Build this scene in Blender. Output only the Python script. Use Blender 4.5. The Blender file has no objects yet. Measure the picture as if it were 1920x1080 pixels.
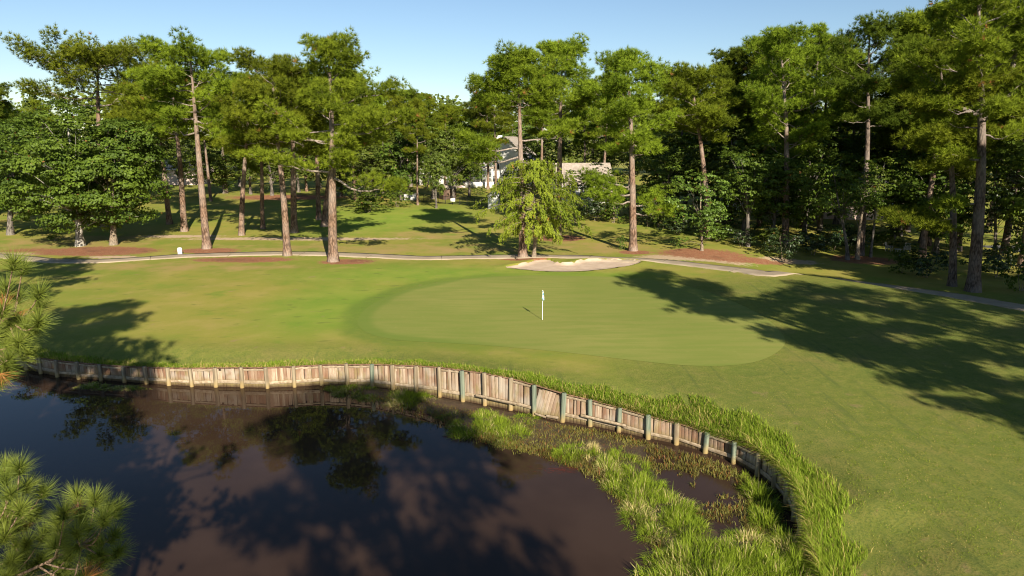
import bpy, math, random
import numpy as np
from mathutils import Vector, Matrix
from mathutils.geometry import delaunay_2d_cdt

R = math.radians
scene = bpy.context.scene
col = scene.collection

# ------------------------------------------------------------------ camera, sky, sun, exposure
CAM_H, PITCH, FPX = 12.0, R(12.3), 1280.0          # FPX: focal length in pixels of a 1920 px wide frame
cam_data = bpy.data.cameras.new('camera')
cam_data.sensor_width = 36.0
cam_data.lens = 24.0
cam_data.clip_start = 0.1
cam_data.clip_end = 6000.0
cam = bpy.data.objects.new('camera', cam_data)
cam.location = (0, 0, CAM_H)
cam.rotation_euler = (math.pi / 2 - PITCH, 0, 0)
col.objects.link(cam)
scene.camera = cam

SUN_EL = R(28.0)
SUN_H = np.array([0.33, -0.944]); SUN_H /= np.linalg.norm(SUN_H)     # horizontal direction towards the sun
SUN_AZ = math.atan2(SUN_H[0], SUN_H[1])                               # clockwise from +Y
world = bpy.data.worlds.new('World')
scene.world = world
world.use_nodes = True
wn = world.node_tree
for n in list(wn.nodes): wn.nodes.remove(n)
sky = wn.nodes.new('ShaderNodeTexSky'); sky.sky_type = 'NISHITA'; sky.sun_disc = False
sky.sun_elevation = SUN_EL; sky.sun_rotation = SUN_AZ
sky.air_density = 1.0; sky.dust_density = 0.15; sky.ozone_density = 3.0; sky.altitude = 0
bg = wn.nodes.new('ShaderNodeBackground'); bg.inputs['Strength'].default_value = 0.058
wo = wn.nodes.new('ShaderNodeOutputWorld')
wn.links.new(sky.outputs[0], bg.inputs['Color']); wn.links.new(bg.outputs[0], wo.inputs['Surface'])

sun_data = bpy.data.lights.new('sun', 'SUN')
sun_data.energy = 5.0
sun_data.angle = R(0.5)
sun_data.color = (1.0, 0.90, 0.74)
sun = bpy.data.objects.new('sun', sun_data)
sun_dir = Vector((SUN_H[0] * math.cos(SUN_EL), SUN_H[1] * math.cos(SUN_EL), math.sin(SUN_EL)))
sun.rotation_euler = sun_dir.to_track_quat('Z', 'Y').to_euler()
sun.location = (20, -40, 40)
col.objects.link(sun)

scene.view_settings.view_transform = 'Standard'
scene.view_settings.look = 'None'
scene.view_settings.exposure = 1.05
scene.view_settings.gamma = 1.0
scene.view_settings.use_curve_mapping = False
scene.render.engine = 'CYCLES'
scene.cycles.max_bounces = 6
scene.cycles.diffuse_bounces = 3
scene.cycles.glossy_bounces = 3
scene.cycles.transmission_bounces = 3
scene.cycles.transparent_max_bounces = 4
scene.cycles.use_denoising = True
scene.cycles.filter_width = 1.1

# ------------------------------------------------------------------ small helpers
def sstep(a, b, x):
    t = np.clip((np.asarray(x, float) - a) / (b - a), 0, 1)
    return t * t * (3 - 2 * t)

def unit(v):
    v = np.asarray(v, float)
    return v / np.maximum(np.linalg.norm(v, axis=-1, keepdims=True), 1e-9)

def ray(px, py):
    """ground-plan direction of a photograph pixel: lateral and drop for one metre of forward distance"""
    a = PITCH + math.atan((py - 540.0) / FPX)
    drop = math.tan(a)
    # camera depth for one metre forward
    dc = math.cos(PITCH) + drop * math.sin(PITCH)
    return (px - 960.0) / FPX * dc, drop

def at_z(px, py, z):
    l, dr = ray(px, py)
    d = (CAM_H - z) / dr
    return np.array([l * d, d])

def seg_dist(P, A, B, closed=False):
    """distance of points P (n,2) to polyline; returns dist, index, t, side sign (left of the line is +)"""
    n = len(P); best = np.full(n, 1e18); bi = np.zeros(n, int); bt = np.zeros(n); bs = np.zeros(n)
    for i in range(len(A)):
        ab = B[i] - A[i]; L2 = max(ab @ ab, 1e-12)
        ap = P - A[i]
        t = np.clip(ap @ ab / L2, 0, 1)
        q = ap - t[:, None] * ab
        d = (q ** 2).sum(1)
        m = d < best
        best[m] = d[m]; bi[m] = i; bt[m] = t[m]
        bs[m] = np.sign(ab[0] * ap[m, 1] - ab[1] * ap[m, 0])
    return np.sqrt(best), bi, bt, bs

def inside(P, poly):
    x, y = P[:, 0], P[:, 1]
    r = np.zeros(len(P), bool)
    n = len(poly)
    for i in range(n):
        x1, y1 = poly[i]; x2, y2 = poly[(i + 1) % n]
        if y1 == y2: continue
        c = ((y1 > y) != (y2 > y)) & (x < (x2 - x1) * (y - y1) / (y2 - y1) + x1)
        r ^= c
    return r

def catmull(pts, k=6, closed=True):
    pts = np.asarray(pts, float); n = len(pts); out = []
    rng_ = range(n) if closed else range(n - 1)
    for i in rng_:
        if closed: p0, p1, p2, p3 = pts[i - 1], pts[i], pts[(i + 1) % n], pts[(i + 2) % n]
        else: p0, p1, p2, p3 = pts[max(i - 1, 0)], pts[i], pts[i + 1], pts[min(i + 2, n - 1)]
        for j in range(k):
            t = j / k
            out.append(0.5 * ((2 * p1) + (-p0 + p2) * t + (2 * p0 - 5 * p1 + 4 * p2 - p3) * t * t + (-p0 + 3 * p1 - 3 * p2 + p3) * t ** 3))
    if not closed: out.append(pts[-1])
    return np.array(out)

def vnoise(x, y, s, seed=0):
    """smooth value noise in 2D, about -1..1"""
    x = np.asarray(x, float) / s; y = np.asarray(y, float) / s
    xi = np.floor(x).astype(np.int64); yi = np.floor(y).astype(np.int64)
    fx = x - xi; fy = y - yi
    fx = fx * fx * (3 - 2 * fx); fy = fy * fy * (3 - 2 * fy)
    def h(a, b):
        v = np.sin(a * 127.1 + b * 311.7 + seed * 74.7) * 43758.5453
        return (v - np.floor(v)) * 2 - 1
    return (h(xi, yi) * (1 - fx) + h(xi + 1, yi) * fx) * (1 - fy) + (h(xi, yi + 1) * (1 - fx) + h(xi + 1, yi + 1) * fx) * fy

def mesh_np(name, V, faces, mats=(), attrs=None, smooth=False):
    """faces: list of (nf,k) integer arrays"""
    me = bpy.data.meshes.new(name)
    V = np.ascontiguousarray(V, dtype=np.float32)
    me.vertices.add(len(V)); me.vertices.foreach_set('co', V.ravel())
    nl = sum(f.size for f in faces); nf = sum(len(f) for f in faces)
    me.loops.add(nl); me.loops.foreach_set('vertex_index', np.concatenate([f.ravel() for f in faces]).astype(np.int32))
    starts = []; o = 0
    for f in faces:
        starts.append(o + np.arange(len(f)) * f.shape[1]); o += f.size
    me.polygons.add(nf); me.polygons.foreach_set('loop_start', np.concatenate(starts).astype(np.int32))
    if smooth: me.polygons.foreach_set('use_smooth', np.ones(nf, bool))
    for k, v in (attrs or {}).items():
        a = me.attributes.new(k, 'FLOAT', 'POINT'); a.data.foreach_set('value', np.ascontiguousarray(v, dtype=np.float32))
    for m in mats: me.materials.append(m)
    me.update(calc_edges=True); me.validate()
    return me

def tag(o, label=None, cat=None, group=None, kind=None):
    if label: o['label'] = label
    if cat: o['category'] = cat
    if group: o['group'] = group
    if kind: o['kind'] = kind
    return o

def obj(name, me, parent=None, loc=(0, 0, 0), rot=(0, 0, 0), scale=(1, 1, 1)):
    o = bpy.data.objects.new(name, me); col.objects.link(o)
    o.location = loc; o.rotation_euler = rot; o.scale = scale
    if parent is not None: o.parent = parent
    return o

def empty(name, loc=(0, 0, 0), rz=0.0, scale=(1, 1, 1)):
    o = bpy.data.objects.new(name, None); col.objects.link(o)
    o.location = loc; o.rotation_euler = (0, 0, rz); o.scale = scale
    o.empty_display_size = 0.3
    return o

BOXF = np.array([[0, 3, 2, 1], [4, 5, 6, 7], [0, 1, 5, 4], [1, 2, 6, 5], [2, 3, 7, 6], [3, 0, 4, 7]])
def box_v(x0, x1, y0, y1, z0, z1):
    return np.array([[x0, y0, z0], [x1, y0, z0], [x1, y1, z0], [x0, y1, z0], [x0, y0, z1], [x1, y0, z1], [x1, y1, z1], [x0, y1, z1]], float)
def box_me(name, b, mat): return mesh_np(name, box_v(*b), [BOXF], [mat])
def boxes_me(name, bs, mat):
    V = np.concatenate([box_v(*b) for b in bs]); F = np.concatenate([BOXF + 8 * i for i in range(len(bs))])
    return mesh_np(name, V, [F], [mat])
def poly_me(name, verts, faces, mat):
    me = bpy.data.meshes.new(name); me.from_pydata([tuple(v) for v in verts], [], faces); me.materials.append(mat); me.update(); return me

# ------------------------------------------------------------------ materials
def mat_new(name):
    m = bpy.data.materials.new(name); m.use_nodes = True
    nt = m.node_tree
    for n in list(nt.nodes): nt.nodes.remove(n)
    out = nt.nodes.new('ShaderNodeOutputMaterial')
    b = nt.nodes.new('ShaderNodeBsdfPrincipled')
    nt.links.new(b.outputs[0], out.inputs['Surface'])
    return m, nt, b, out

class NT:
    """terse node helper"""
    def __init__(s, nt): s.nt = nt
    def n(s, t, **kw):
        x = s.nt.nodes.new(t)
        for k, v in kw.items(): setattr(x, k, v)
        return x
    def link(s, a, b): s.nt.links.new(a, b)
    def val(s, sock, v):
        if hasattr(v, 'is_output'): s.link(v, sock)
        else: sock.default_value = v
    def pos(s): return s.n('ShaderNodeNewGeometry').outputs['Position']
    def objc(s): return s.n('ShaderNodeTexCoord').outputs['Object']
    def attr(s, name):
        a = s.n('ShaderNodeAttribute'); a.attribute_name = name; return a.outputs['Fac']
    def mapping(s, vec, scale=(1, 1, 1), rot=(0, 0, 0), loc=(0, 0, 0)):
        m = s.n('ShaderNodeMapping'); s.link(vec, m.inputs['Vector'])
        m.inputs['Scale'].default_value = scale; m.inputs['Rotation'].default_value = rot; m.inputs['Location'].default_value = loc
        return m.outputs[0]
    def noise(s, vec, scale, detail=3.0, rough=0.55, dist=0.0):
        x = s.n('ShaderNodeTexNoise'); s.link(vec, x.inputs['Vector'])
        x.inputs['Scale'].default_value = scale; x.inputs['Detail'].default_value = detail
        x.inputs['Roughness'].default_value = rough; x.inputs['Distortion'].default_value = dist
        return x.outputs['Fac']
    def voro(s, vec, scale, out='Distance', rnd=1.0):
        x = s.n('ShaderNodeTexVoronoi'); s.link(vec, x.inputs['Vector'])
        x.inputs['Scale'].default_value = scale; x.inputs['Randomness'].default_value = rnd
        return x.outputs[out]
    def math(s, op, a, b=0.0, clamp=False):
        x = s.n('ShaderNodeMath', operation=op, use_clamp=clamp)
        s.val(x.inputs[0], a); s.val(x.inputs[1], b); return x.outputs[0]
    def mr(s, v, a, b, c=0.0, d=1.0):
        x = s.n('ShaderNodeMapRange', interpolation_type='SMOOTHSTEP'); s.val(x.inputs['Value'], v)
        x.inputs['From Min'].default_value = a; x.inputs['From Max'].default_value = b
        x.inputs['To Min'].default_value = c; x.inputs['To Max'].default_value = d
        return x.outputs[0]
    def mix(s, f, a, b, mode='MIX'):
        x = s.n('ShaderNodeMix', data_type='RGBA', blend_type=mode)
        s.val(x.inputs[0], f)
        for i, c in ((6, a), (7, b)):
            if hasattr(c, 'is_output'): s.link(c, x.inputs[i])
            else: x.inputs[i].default_value = (*c, 1.0) if len(c) == 3 else c
        return x.outputs[2]
    def bump(s, h, strength, dist):
        b = s.n('ShaderNodeBump'); s.link(h, b.inputs['Height'])
        b.inputs['Strength'].default_value = strength; b.inputs['Distance'].default_value = dist
        return b.outputs[0]

def simple(name, c1, c2, scale=3.0, rough=0.8, bump=0.0, spec=0.3, coords='pos', rnd=0.0):
    m, nt, b, o = mat_new(name); t = NT(nt)
    v = t.pos() if coords == 'pos' else t.objc()
    n = t.noise(v, scale, 4.0)
    c = t.mix(t.mr(n, 0.35, 0.65), c1, c2)
    if rnd:
        oi = t.n('ShaderNodeObjectInfo').outputs['Random']
        c = t.mix(t.mr(oi, 0, 1, 0, rnd), c, (c2[0] * 0.5, c2[1] * 0.5, c2[2] * 0.5))
    t.link(c, b.inputs['Base Color']); b.inputs['Roughness'].default_value = rough
    b.inputs['Specular IOR Level'].default_value = spec
    if bump: t.link(t.bump(t.noise(v, scale * 5, 3.0), bump, 0.02), b.inputs['Normal'])
    return m

def leaf_mat(name, dark, light, odd=None, trans=0.30, rough=0.55, spec=0.25):
    """foliage: per-tuft tint between two albedos; tint above 1 means dead foliage; some light passes through the blades"""
    m, nt, b, o = mat_new(name); t = NT(nt)
    a = t.attr('tint')
    oi = t.n('ShaderNodeObjectInfo').outputs['Random']
    c = t.mix(t.math('MULTIPLY', a, 1.0, True), dark, light)
    hs = t.n('ShaderNodeHueSaturation'); t.link(c, hs.inputs['Color'])
    t.link(t.mr(oi, 0, 1, 0.493, 0.516), hs.inputs['Hue']); t.link(t.mr(oi, 0, 1, 0.82, 1.15), hs.inputs['Value'])
    c = hs.outputs[0]
    if odd: c = t.mix(t.mr(a, 1.2, 1.4), c, odd)
    t.link(c, b.inputs['Base Color']); b.inputs['Roughness'].default_value = rough
    b.inputs['Specular IOR Level'].default_value = spec
    tr = t.n('ShaderNodeBsdfTranslucent'); t.link(c, tr.inputs['Color'])
    ms = t.n('ShaderNodeMixShader'); ms.inputs[0].default_value = trans
    t.link(b.outputs[0], ms.inputs[1]); t.link(tr.outputs[0], ms.inputs[2]); t.link(ms.outputs[0], o.inputs['Surface'])
    return m

M = {}
M['needles'] = leaf_mat('needles', (0.085, 0.120, 0.009), (0.270, 0.325, 0.024), (0.34, 0.17, 0.05), trans=0.40, rough=0.7, spec=0.10)
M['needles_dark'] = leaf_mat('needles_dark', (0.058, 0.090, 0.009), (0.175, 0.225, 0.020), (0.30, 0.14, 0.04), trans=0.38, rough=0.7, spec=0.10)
M['needles_near'] = leaf_mat('needles_near', (0.100, 0.138, 0.020), (0.235, 0.270, 0.042), (0.42, 0.19, 0.06), trans=0.22)
M['oak_leaves'] = leaf_mat('oak_leaves', (0.046, 0.074, 0.009), (0.132, 0.182, 0.018), (0.20, 0.10, 0.03), rough=0.55, spec=0.22)
M['broad_leaves'] = leaf_mat('broad_leaves', (0.056, 0.086, 0.011), (0.155, 0.205, 0.024), (0.22, 0.11, 0.03), rough=0.55)
M['bright_leaves'] = leaf_mat('bright_leaves', (0.075, 0.125, 0.016), (0.165, 0.235, 0.032), (0.22, 0.12, 0.03), rough=0.45, spec=0.4)
M['cypress_leaves'] = leaf_mat('cypress_leaves', (0.120, 0.155, 0.014), (0.265, 0.290, 0.028), (0.36, 0.22, 0.05), rough=0.7, spec=0.1)
M['magnolia_leaves'] = leaf_mat('magnolia_leaves', (0.018, 0.036, 0.009), (0.050, 0.080, 0.018), (0.20, 0.12, 0.05), trans=0.1, rough=0.42, spec=0.4)
M['bank_grass'] = leaf_mat('bank_grass', (0.120, 0.178, 0.015), (0.275, 0.335, 0.032), (0.50, 0.40, 0.14), trans=0.35, rough=0.7, spec=0.1)
M['marsh_grass'] = leaf_mat('marsh_grass', (0.135, 0.215, 0.016), (0.31, 0.40, 0.036), (0.60, 0.50, 0.22), trans=0.35, rough=0.7, spec=0.1)
M['weeds'] = leaf_mat('weeds', (0.105, 0.085, 0.020), (0.25, 0.245, 0.050), (0.24, 0.10, 0.03), trans=0.2)
M['algae'] = leaf_mat('algae', (0.09, 0.016, 0.011), (0.17, 0.035, 0.022), None, trans=0.1)

def bark_mat(name, c1, c2, limb, scale=1.0):
    m, nt, b, o = mat_new(name); t = NT(nt)
    v = t.mapping(t.objc(), (5 * scale, 5 * scale, 1.6 * scale))
    d = t.voro(v, 1.6, 'Distance'); n = t.noise(v, 2.5, 4.0)
    big = t.noise(t.objc(), 0.35, 2.0)
    c = t.mix(t.mr(n, 0.3, 0.7), c1, c2)
    c = t.mix(t.mr(d, 0.35, 0.75, 0.0, 0.75), c, (c1[0] * 0.28, c1[1] * 0.28, c1[2] * 0.28))
    c = t.mix(t.mr(big, 0.4, 0.65, 0, 0.5), c, limb)
    c = t.mix(t.attr('limb'), c, t.mix(t.mr(n, 0.3, 0.7), limb, (limb[0] * 0.55, limb[1] * 0.52, limb[2] * 0.5)))
    t.link(c, b.inputs['Base Color']); b.inputs['Roughness'].default_value = 0.95
    b.inputs['Specular IOR Level'].default_value = 0.1
    t.link(t.bump(t.math('SUBTRACT', n, d), 0.9, 0.05), b.inputs['Normal'])
    return m
M['pine_bark'] = bark_mat('pine_bark', (0.16, 0.095, 0.063), (0.285, 0.190, 0.132), (0.34, 0.285, 0.24))
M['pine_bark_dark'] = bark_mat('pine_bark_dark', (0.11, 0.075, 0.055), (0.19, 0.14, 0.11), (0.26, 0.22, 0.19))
M['oak_bark'] = bark_mat('oak_bark', (0.30, 0.27, 0.22), (0.48, 0.44, 0.38), (0.42, 0.40, 0.36), 0.7)
M['dark_bark'] = bark_mat('dark_bark', (0.13, 0.11, 0.09), (0.22, 0.19, 0.16), (0.20, 0.18, 0.16), 0.7)
M['young_bark'] = bark_mat('young_bark', (0.22, 0.17, 0.12), (0.36, 0.28, 0.20), (0.25, 0.22, 0.18), 1.5)
M['near_bark'] = bark_mat('near_bark', (0.30, 0.17, 0.09), (0.45, 0.28, 0.17), (0.42, 0.30, 0.22), 3.0)

# grass sheets -----------------------------------------------------
def turf_mat(name, green=False):
    m, nt, b, o = mat_new(name); t = NT(nt)
    p = t.pos()
    big = t.noise(p, 0.07, 3.0); mid = t.noise(p, 0.33, 4.0, 0.6); small = t.noise(p, 1.9, 4.0, 0.65)
    fine = t.noise(p, 14.0, 3.0, 0.7); speck = t.noise(p, 46.0, 2.0, 0.7)
    strk = t.noise(t.mapping(p, (0.25, 1.6, 1.0), (0, 0, R(4))), 1.0, 3.0)
    if green:
        c = t.mix(t.mr(big, 0.35, 0.65), (0.180, 0.200, 0.044), (0.220, 0.222, 0.056))
        c = t.mix(t.mr(strk, 0.38, 0.66, 0, 0.55), c, (0.145, 0.190, 0.034))
        c = t.mix(t.mr(small, 0.55, 0.75, 0, 0.35), c, (0.235, 0.235, 0.060))
        c = t.mix(t.mr(fine, 0.5, 0.75, 0, 0.25), c, (0.12, 0.165, 0.03))
        e = t.attr('edge')          # mown collar of denser, greener grass
        c = t.mix(t.mr(e, 0.35, 0.8, 0, 0.75), c, (0.118, 0.170, 0.027))
        bs = 0.10
    else:
        c = t.mix(t.mr(big, 0.38, 0.62), (0.172, 0.198, 0.029), (0.240, 0.222, 0.042))
        c = t.mix(t.mr(mid, 0.45, 0.72, 0, 0.70), c, (0.300, 0.240, 0.068))
        c = t.mix(t.mr(mid, 0.28, 0.45, 0.65, 0), c, (0.135, 0.200, 0.024))
        c = t.mix(t.math('MULTIPLY', t.attr('lush'), 1.0, True), c, t.mix(t.mr(mid, 0.3, 0.7), (0.150, 0.225, 0.026), (0.205, 0.250, 0.036)))
        c = t.mix(t.math('MULTIPLY', t.attr('collar'), t.mr(small, 0.2, 0.7, 0.6, 1.0)), c, (0.105, 0.155, 0.024))
        dk = t.noise(t.mapping(p, (0.55, 1.3, 1.0), (0, 0, 0), (5, 11, 0)), 0.9, 3.0)
        c = t.mix(t.mr(dk, 0.60, 0.72, 0, 0.55), c, (0.105, 0.130, 0.028))
        rough = t.attr('rough')
        rc = t.mix(t.mr(small, 0.25, 0.78), (0.122, 0.148, 0.023), (0.190, 0.188, 0.038))
        wide = t.noise(t.mapping(p, (1, 1, 1), (0, 0, R(30)), (3, 17, 0)), 0.22, 4.0, 0.6)
        rc = t.mix(t.mr(wide, 0.50, 0.68, 0, 0.55), rc, (0.225, 0.175, 0.058))
        rc = t.mix(t.mr(wide, 0.30, 0.46, 0.5, 0), rc, (0.095, 0.140, 0.022))
        track = t.noise(t.mapping(p, (2.6, 0.16, 1.0), (0, 0, R(-38))), 1.0, 2.0)
        rc = t.mix(t.mr(track, 0.56, 0.70, 0, 0.55), rc, (0.085, 0.110, 0.026))
        c = t.mix(rough, c, rc)
        c = t.mix(t.mr(small, 0.55, 0.78, 0, 0.35), c, (0.26, 0.21, 0.075))
        c = t.mix(t.mr(small, 0.22, 0.40, 0.30, 0), c, (0.085, 0.125, 0.022))
        pinky = t.noise(t.mapping(p, (1, 1, 1), (0, 0, 0), (31, 7, 0)), 0.8, 3.0)
        c = t.mix(t.mr(pinky, 0.64, 0.76, 0, 0.5), c, (0.27, 0.17, 0.10))
        c = t.mix(t.math('MULTIPLY', rough, t.mr(fine, 0.42, 0.7, 0, 0.75)), c, (0.06, 0.095, 0.02))
        c = t.mix(t.math('MULTIPLY', rough, t.mr(speck, 0.52, 0.75, 0, 0.6)), c, (0.27, 0.28, 0.10))
        c = t.mix(t.mr(fine, 0.5, 0.78, 0, 0.22), c, (0.09, 0.12, 0.022))
        dry = t.attr('dry')
        c = t.mix(t.mr(t.math('ADD', dry, t.math('MULTIPLY', t.math('SUBTRACT', mid, 0.5), 0.9)), 0.35, 0.85), c, (0.30, 0.215, 0.080))
        bare = t.attr('bare')
        c = t.mix(t.mr(t.math('ADD', bare, t.math('MULTIPLY', t.math('SUBTRACT', small, 0.5), 1.2)), 0.42, 0.75), c, (0.42, 0.31, 0.20))
        # pine straw: fine litter of needles
        st = t.attr('straw')
        lit = t.voro(t.mapping(p, (1, 1, 0.2)), 6.0, 'Color')
        sc_ = t.mix(t.mr(fine, 0.3, 0.7), (0.150, 0.062, 0.032), (0.33, 0.150, 0.080))
        sc_ = t.mix(t.mr(small, 0.5, 0.72, 0, 0.65), sc_, (0.30, 0.20, 0.10))
        sc_ = t.mix(t.mr(mid, 0.5, 0.7, 0, 0.5), sc_, (0.10, 0.052, 0.032))
        sc_ = t.mix(t.mr(speck, 0.55, 0.8, 0, 0.5), sc_, (0.36, 0.22, 0.12))
        k = t.math('ADD', st, t.math('ADD', t.math('MULTIPLY', t.math('SUBTRACT', small, 0.5), 1.6), t.math('MULTIPLY', t.math('SUBTRACT', fine, 0.5), 1.3)))
        c = t.mix(t.mr(k, 0.38, 0.62), c, sc_)
        bs = 0.45
    t.link(c, b.inputs['Base Color'])
    b.inputs['Roughness'].default_value = 0.95; b.inputs['Specular IOR Level'].default_value = 0.12
    h = t.math('ADD', t.math('MULTIPLY', fine, 0.6), t.math('ADD', t.math('MULTIPLY', small, 0.8), t.math('MULTIPLY', speck, 0.35)))
    if not green:
        nrm = t.n('ShaderNodeBump'); t.link(h, nrm.inputs['Height']); nrm.inputs['Distance'].default_value = 0.06
        t.link(t.mr(t.attr('rough'), 0, 1, 0.25, 0.75), nrm.inputs['Strength'])
        t.link(nrm.outputs[0], b.inputs['Normal'])
    else: t.link(t.bump(h, bs, 0.03), b.inputs['Normal'])
    return m
M['turf'] = turf_mat('turf')
M['green'] = turf_mat('green', True)

def sand_mat():
    m, nt, b, o = mat_new('sand'); t = NT(nt); p = t.pos()
    n = t.noise(p, 1.2, 4.0); f = t.noise(p, 18, 3.0)
    rake = t.noise(t.mapping(p, (0.6, 7, 1), (0, 0, R(15))), 1.0, 2.0)
    c = t.mix(t.mr(n, 0.35, 0.65), (0.44, 0.335, 0.245), (0.50, 0.39, 0.295))
    c = t.mix(t.mr(f, 0.5, 0.8, 0, 0.35), c, (0.285, 0.215, 0.155))
    t.link(c, b.inputs['Base Color']); b.inputs['Roughness'].default_value = 0.95; b.inputs['Specular IOR Level'].default_value = 0.1
    t.link(t.bump(t.math('ADD', rake, t.math('MULTIPLY', f, 0.6)), 0.25, 0.03), b.inputs['Normal'])
    return m
M['sand'] = sand_mat()

def concrete_mat():
    m, nt, b, o = mat_new('path_concrete'); t = NT(nt); p = t.pos()
    n = t.noise(p, 0.6, 4.0); f = t.noise(p, 9, 4.0)
    c = t.mix(t.mr(n, 0.3, 0.7), (0.27, 0.215, 0.150), (0.35, 0.285, 0.205))
    c = t.mix(t.mr(f, 0.45, 0.8, 0, 0.5), c, (0.24, 0.195, 0.14))
    t.link(c, b.inputs['Base Color']); b.inputs['Roughness'].default_value = 0.9; b.inputs['Specular IOR Level'].default_value = 0.2
    t.link(t.bump(f, 0.3, 0.01), b.inputs['Normal'])
    return m
M['path'] = concrete_mat()
M['joint'] = simple('path_joint', (0.12, 0.09, 0.06), (0.16, 0.12, 0.08), 4)

def water_mat():
    m, nt, b, o = mat_new('pond_water'); t = NT(nt); p = t.pos()
    n = t.noise(p, 0.25, 3.0)
    c = t.mix(t.mr(n, 0.35, 0.65), (0.033, 0.0195, 0.0125), (0.042, 0.0255, 0.017))
    t.link(c, b.inputs['Base Color']); b.inputs['Roughness'].default_value = 0.0
    b.inputs['IOR'].default_value = 1.333; b.inputs['Specular IOR Level'].default_value = 0.23
    w = t.noise(t.mapping(p, (1, 1, 1)), 1.1, 2.0, 0.5); w2 = t.noise(p, 6.0, 2.0, 0.5)
    t.link(t.bump(t.math('ADD', w, t.math('MULTIPLY', w2, 0.12)), 0.035, 0.05), b.inputs['Normal'])
    return m
M['water'] = water_mat()
def mud_mat():
    m, nt, b, o = mat_new('wet_mud'); t = NT(nt); p = t.pos()
    n = t.noise(p, 1.5, 4.0); f = t.noise(p, 12, 4.0)
    c = t.mix(t.mr(n, 0.3, 0.7), (0.035, 0.024, 0.015), (0.075, 0.045, 0.026))
    c = t.mix(t.mr(f, 0.5, 0.75, 0, 0.6), c, (0.10, 0.075, 0.03))
    t.link(c, b.inputs['Base Color']); b.inputs['Roughness'].default_value = 0.55
    t.link(t.bump(f, 0.8, 0.05), b.inputs['Normal'])
    return m
M['mud'] = mud_mat()

def plank_mat():
    m, nt, b, o = mat_new('weathered_planks'); t = NT(nt)
    oc = t.objc(); p = t.pos()
    rnd = t.n('ShaderNodeObjectInfo').outputs['Random']
    shift = t.n('ShaderNodeVectorMath', operation='ADD'); t.link(oc, shift.inputs[0])
    cv = t.n('ShaderNodeCombineXYZ'); t.link(t.math('MULTIPLY', rnd, 37.0), cv.inputs[0]); t.link(t.math('MULTIPLY', rnd, 91.0), cv.inputs[2]); t.link(cv.outputs[0], shift.inputs[1])
    g = t.noise(t.mapping(shift.outputs[0], (16, 16, 1.3)), 1.0, 4.0, 0.6)
    st = t.noise(t.mapping(p, (3.0, 3.0, 1.0)), 1.0, 4.0, 0.6)
    c = t.mix(t.mr(rnd, 0.0, 1.0), (0.215, 0.135, 0.085), (0.50, 0.415, 0.305))
    c = t.mix(t.mr(g, 0.36, 0.60, 0.9, 0), c, (0.18, 0.085, 0.052))
    c = t.mix(t.mr(g, 0.58, 0.74, 0, 0.8), c, (0.60, 0.52, 0.43))
    c = t.mix(t.mr(st, 0.48, 0.70, 0, 0.8), c, (0.22, 0.175, 0.075))
    st2 = t.noise(t.mapping(p, (0.8, 0.8, 0.6), (0, 0, 0), (9, 4, 2)), 1.0, 3.0)
    c = t.mix(t.mr(st2, 0.5, 0.66, 0, 0.55), c, (0.40, 0.37, 0.31))
    c = t.mix(t.mr(st2, 0.34, 0.46, 0.55, 0), c, (0.20, 0.095, 0.055))
    sx = t.n('ShaderNodeSeparateXYZ'); t.link(p, sx.inputs[0])
    wet = t.math('ADD', sx.outputs[2], t.math('MULTIPLY', st, 0.35))
    c = t.mix(t.mr(wet, -1.18, -0.72, 0.8, 0), c, (0.19, 0.150, 0.060))
    c = t.mix(t.mr(wet, -1.32, -1.08, 0.95, 0), c, (0.075, 0.048, 0.026))
    t.link(c, b.inputs['Base Color']); b.inputs['Roughness'].default_value = 0.9; b.inputs['Specular IOR Level'].default_value = 0.15
    t.link(t.bump(g, 0.6, 0.01), b.inputs['Normal'])
    return m
M['plank'] = plank_mat()
def post_mat(name, c1, c2):
    m, nt, b, o = mat_new(name); t = NT(nt); oc = t.objc(); p = t.pos()
    g = t.noise(t.mapping(oc, (10, 10, 1.2)), 1.0, 4.0, 0.6); st = t.noise(p, 2.2, 3.0)
    c = t.mix(t.mr(g, 0.35, 0.65), c1, c2)
    sx = t.n('ShaderNodeSeparateXYZ'); t.link(p, sx.inputs[0])
    wet = t.math('ADD', sx.outputs[2], t.math('MULTIPLY', st, 0.5))
    c = t.mix(t.mr(wet, -1.25, -0.70, 0.9, 0), c, (0.30, 0.215, 0.085))
    c = t.mix(t.mr(wet, -1.36, -1.18, 0.9, 0), c, (0.14, 0.075, 0.035))
    t.link(c, b.inputs['Base Color']); b.inputs['Roughness'].default_value = 0.85; b.inputs['Specular IOR Level'].default_value = 0.2
    t.link(t.bump(g, 0.5, 0.01), b.inputs['Normal'])
    return m
M['post_grey'] = post_mat('post_weathered', (0.15, 0.115, 0.075), (0.29, 0.24, 0.16))
M['post_green'] = post_mat('post_treated', (0.095, 0.118, 0.088), (0.19, 0.215, 0.155))
M['rail'] = simple('rail_timber', (0.25, 0.185, 0.115), (0.42, 0.335, 0.235), 6, 0.9, 0.3, 0.15, rnd=0.4)
M['cap'] = simple('cap_timber', (0.13, 0.075, 0.045), (0.30, 0.18, 0.12), 5, 0.9, 0.3, 0.15, rnd=0.5)
M['white'] = simple('white_paint', (0.78, 0.77, 0.74), (0.82, 0.81, 0.79), 3, 0.5)
M['siding_white'] = simple('siding_white', (0.70, 0.69, 0.66), (0.78, 0.77, 0.74), 0.8, 0.7)
M['siding_grey'] = simple('siding_grey', (0.42, 0.41, 0.40), (0.50, 0.49, 0.47), 0.8, 0.7)
M['siding_pink'] = simple('siding_pink', (0.55, 0.42, 0.37), (0.62, 0.50, 0.44), 0.8, 0.7)
M['shingle'] = simple('shingle_tan', (0.26, 0.22, 0.18), (0.36, 0.31, 0.26), 2.0, 0.9, 0.4, 0.15)
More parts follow.
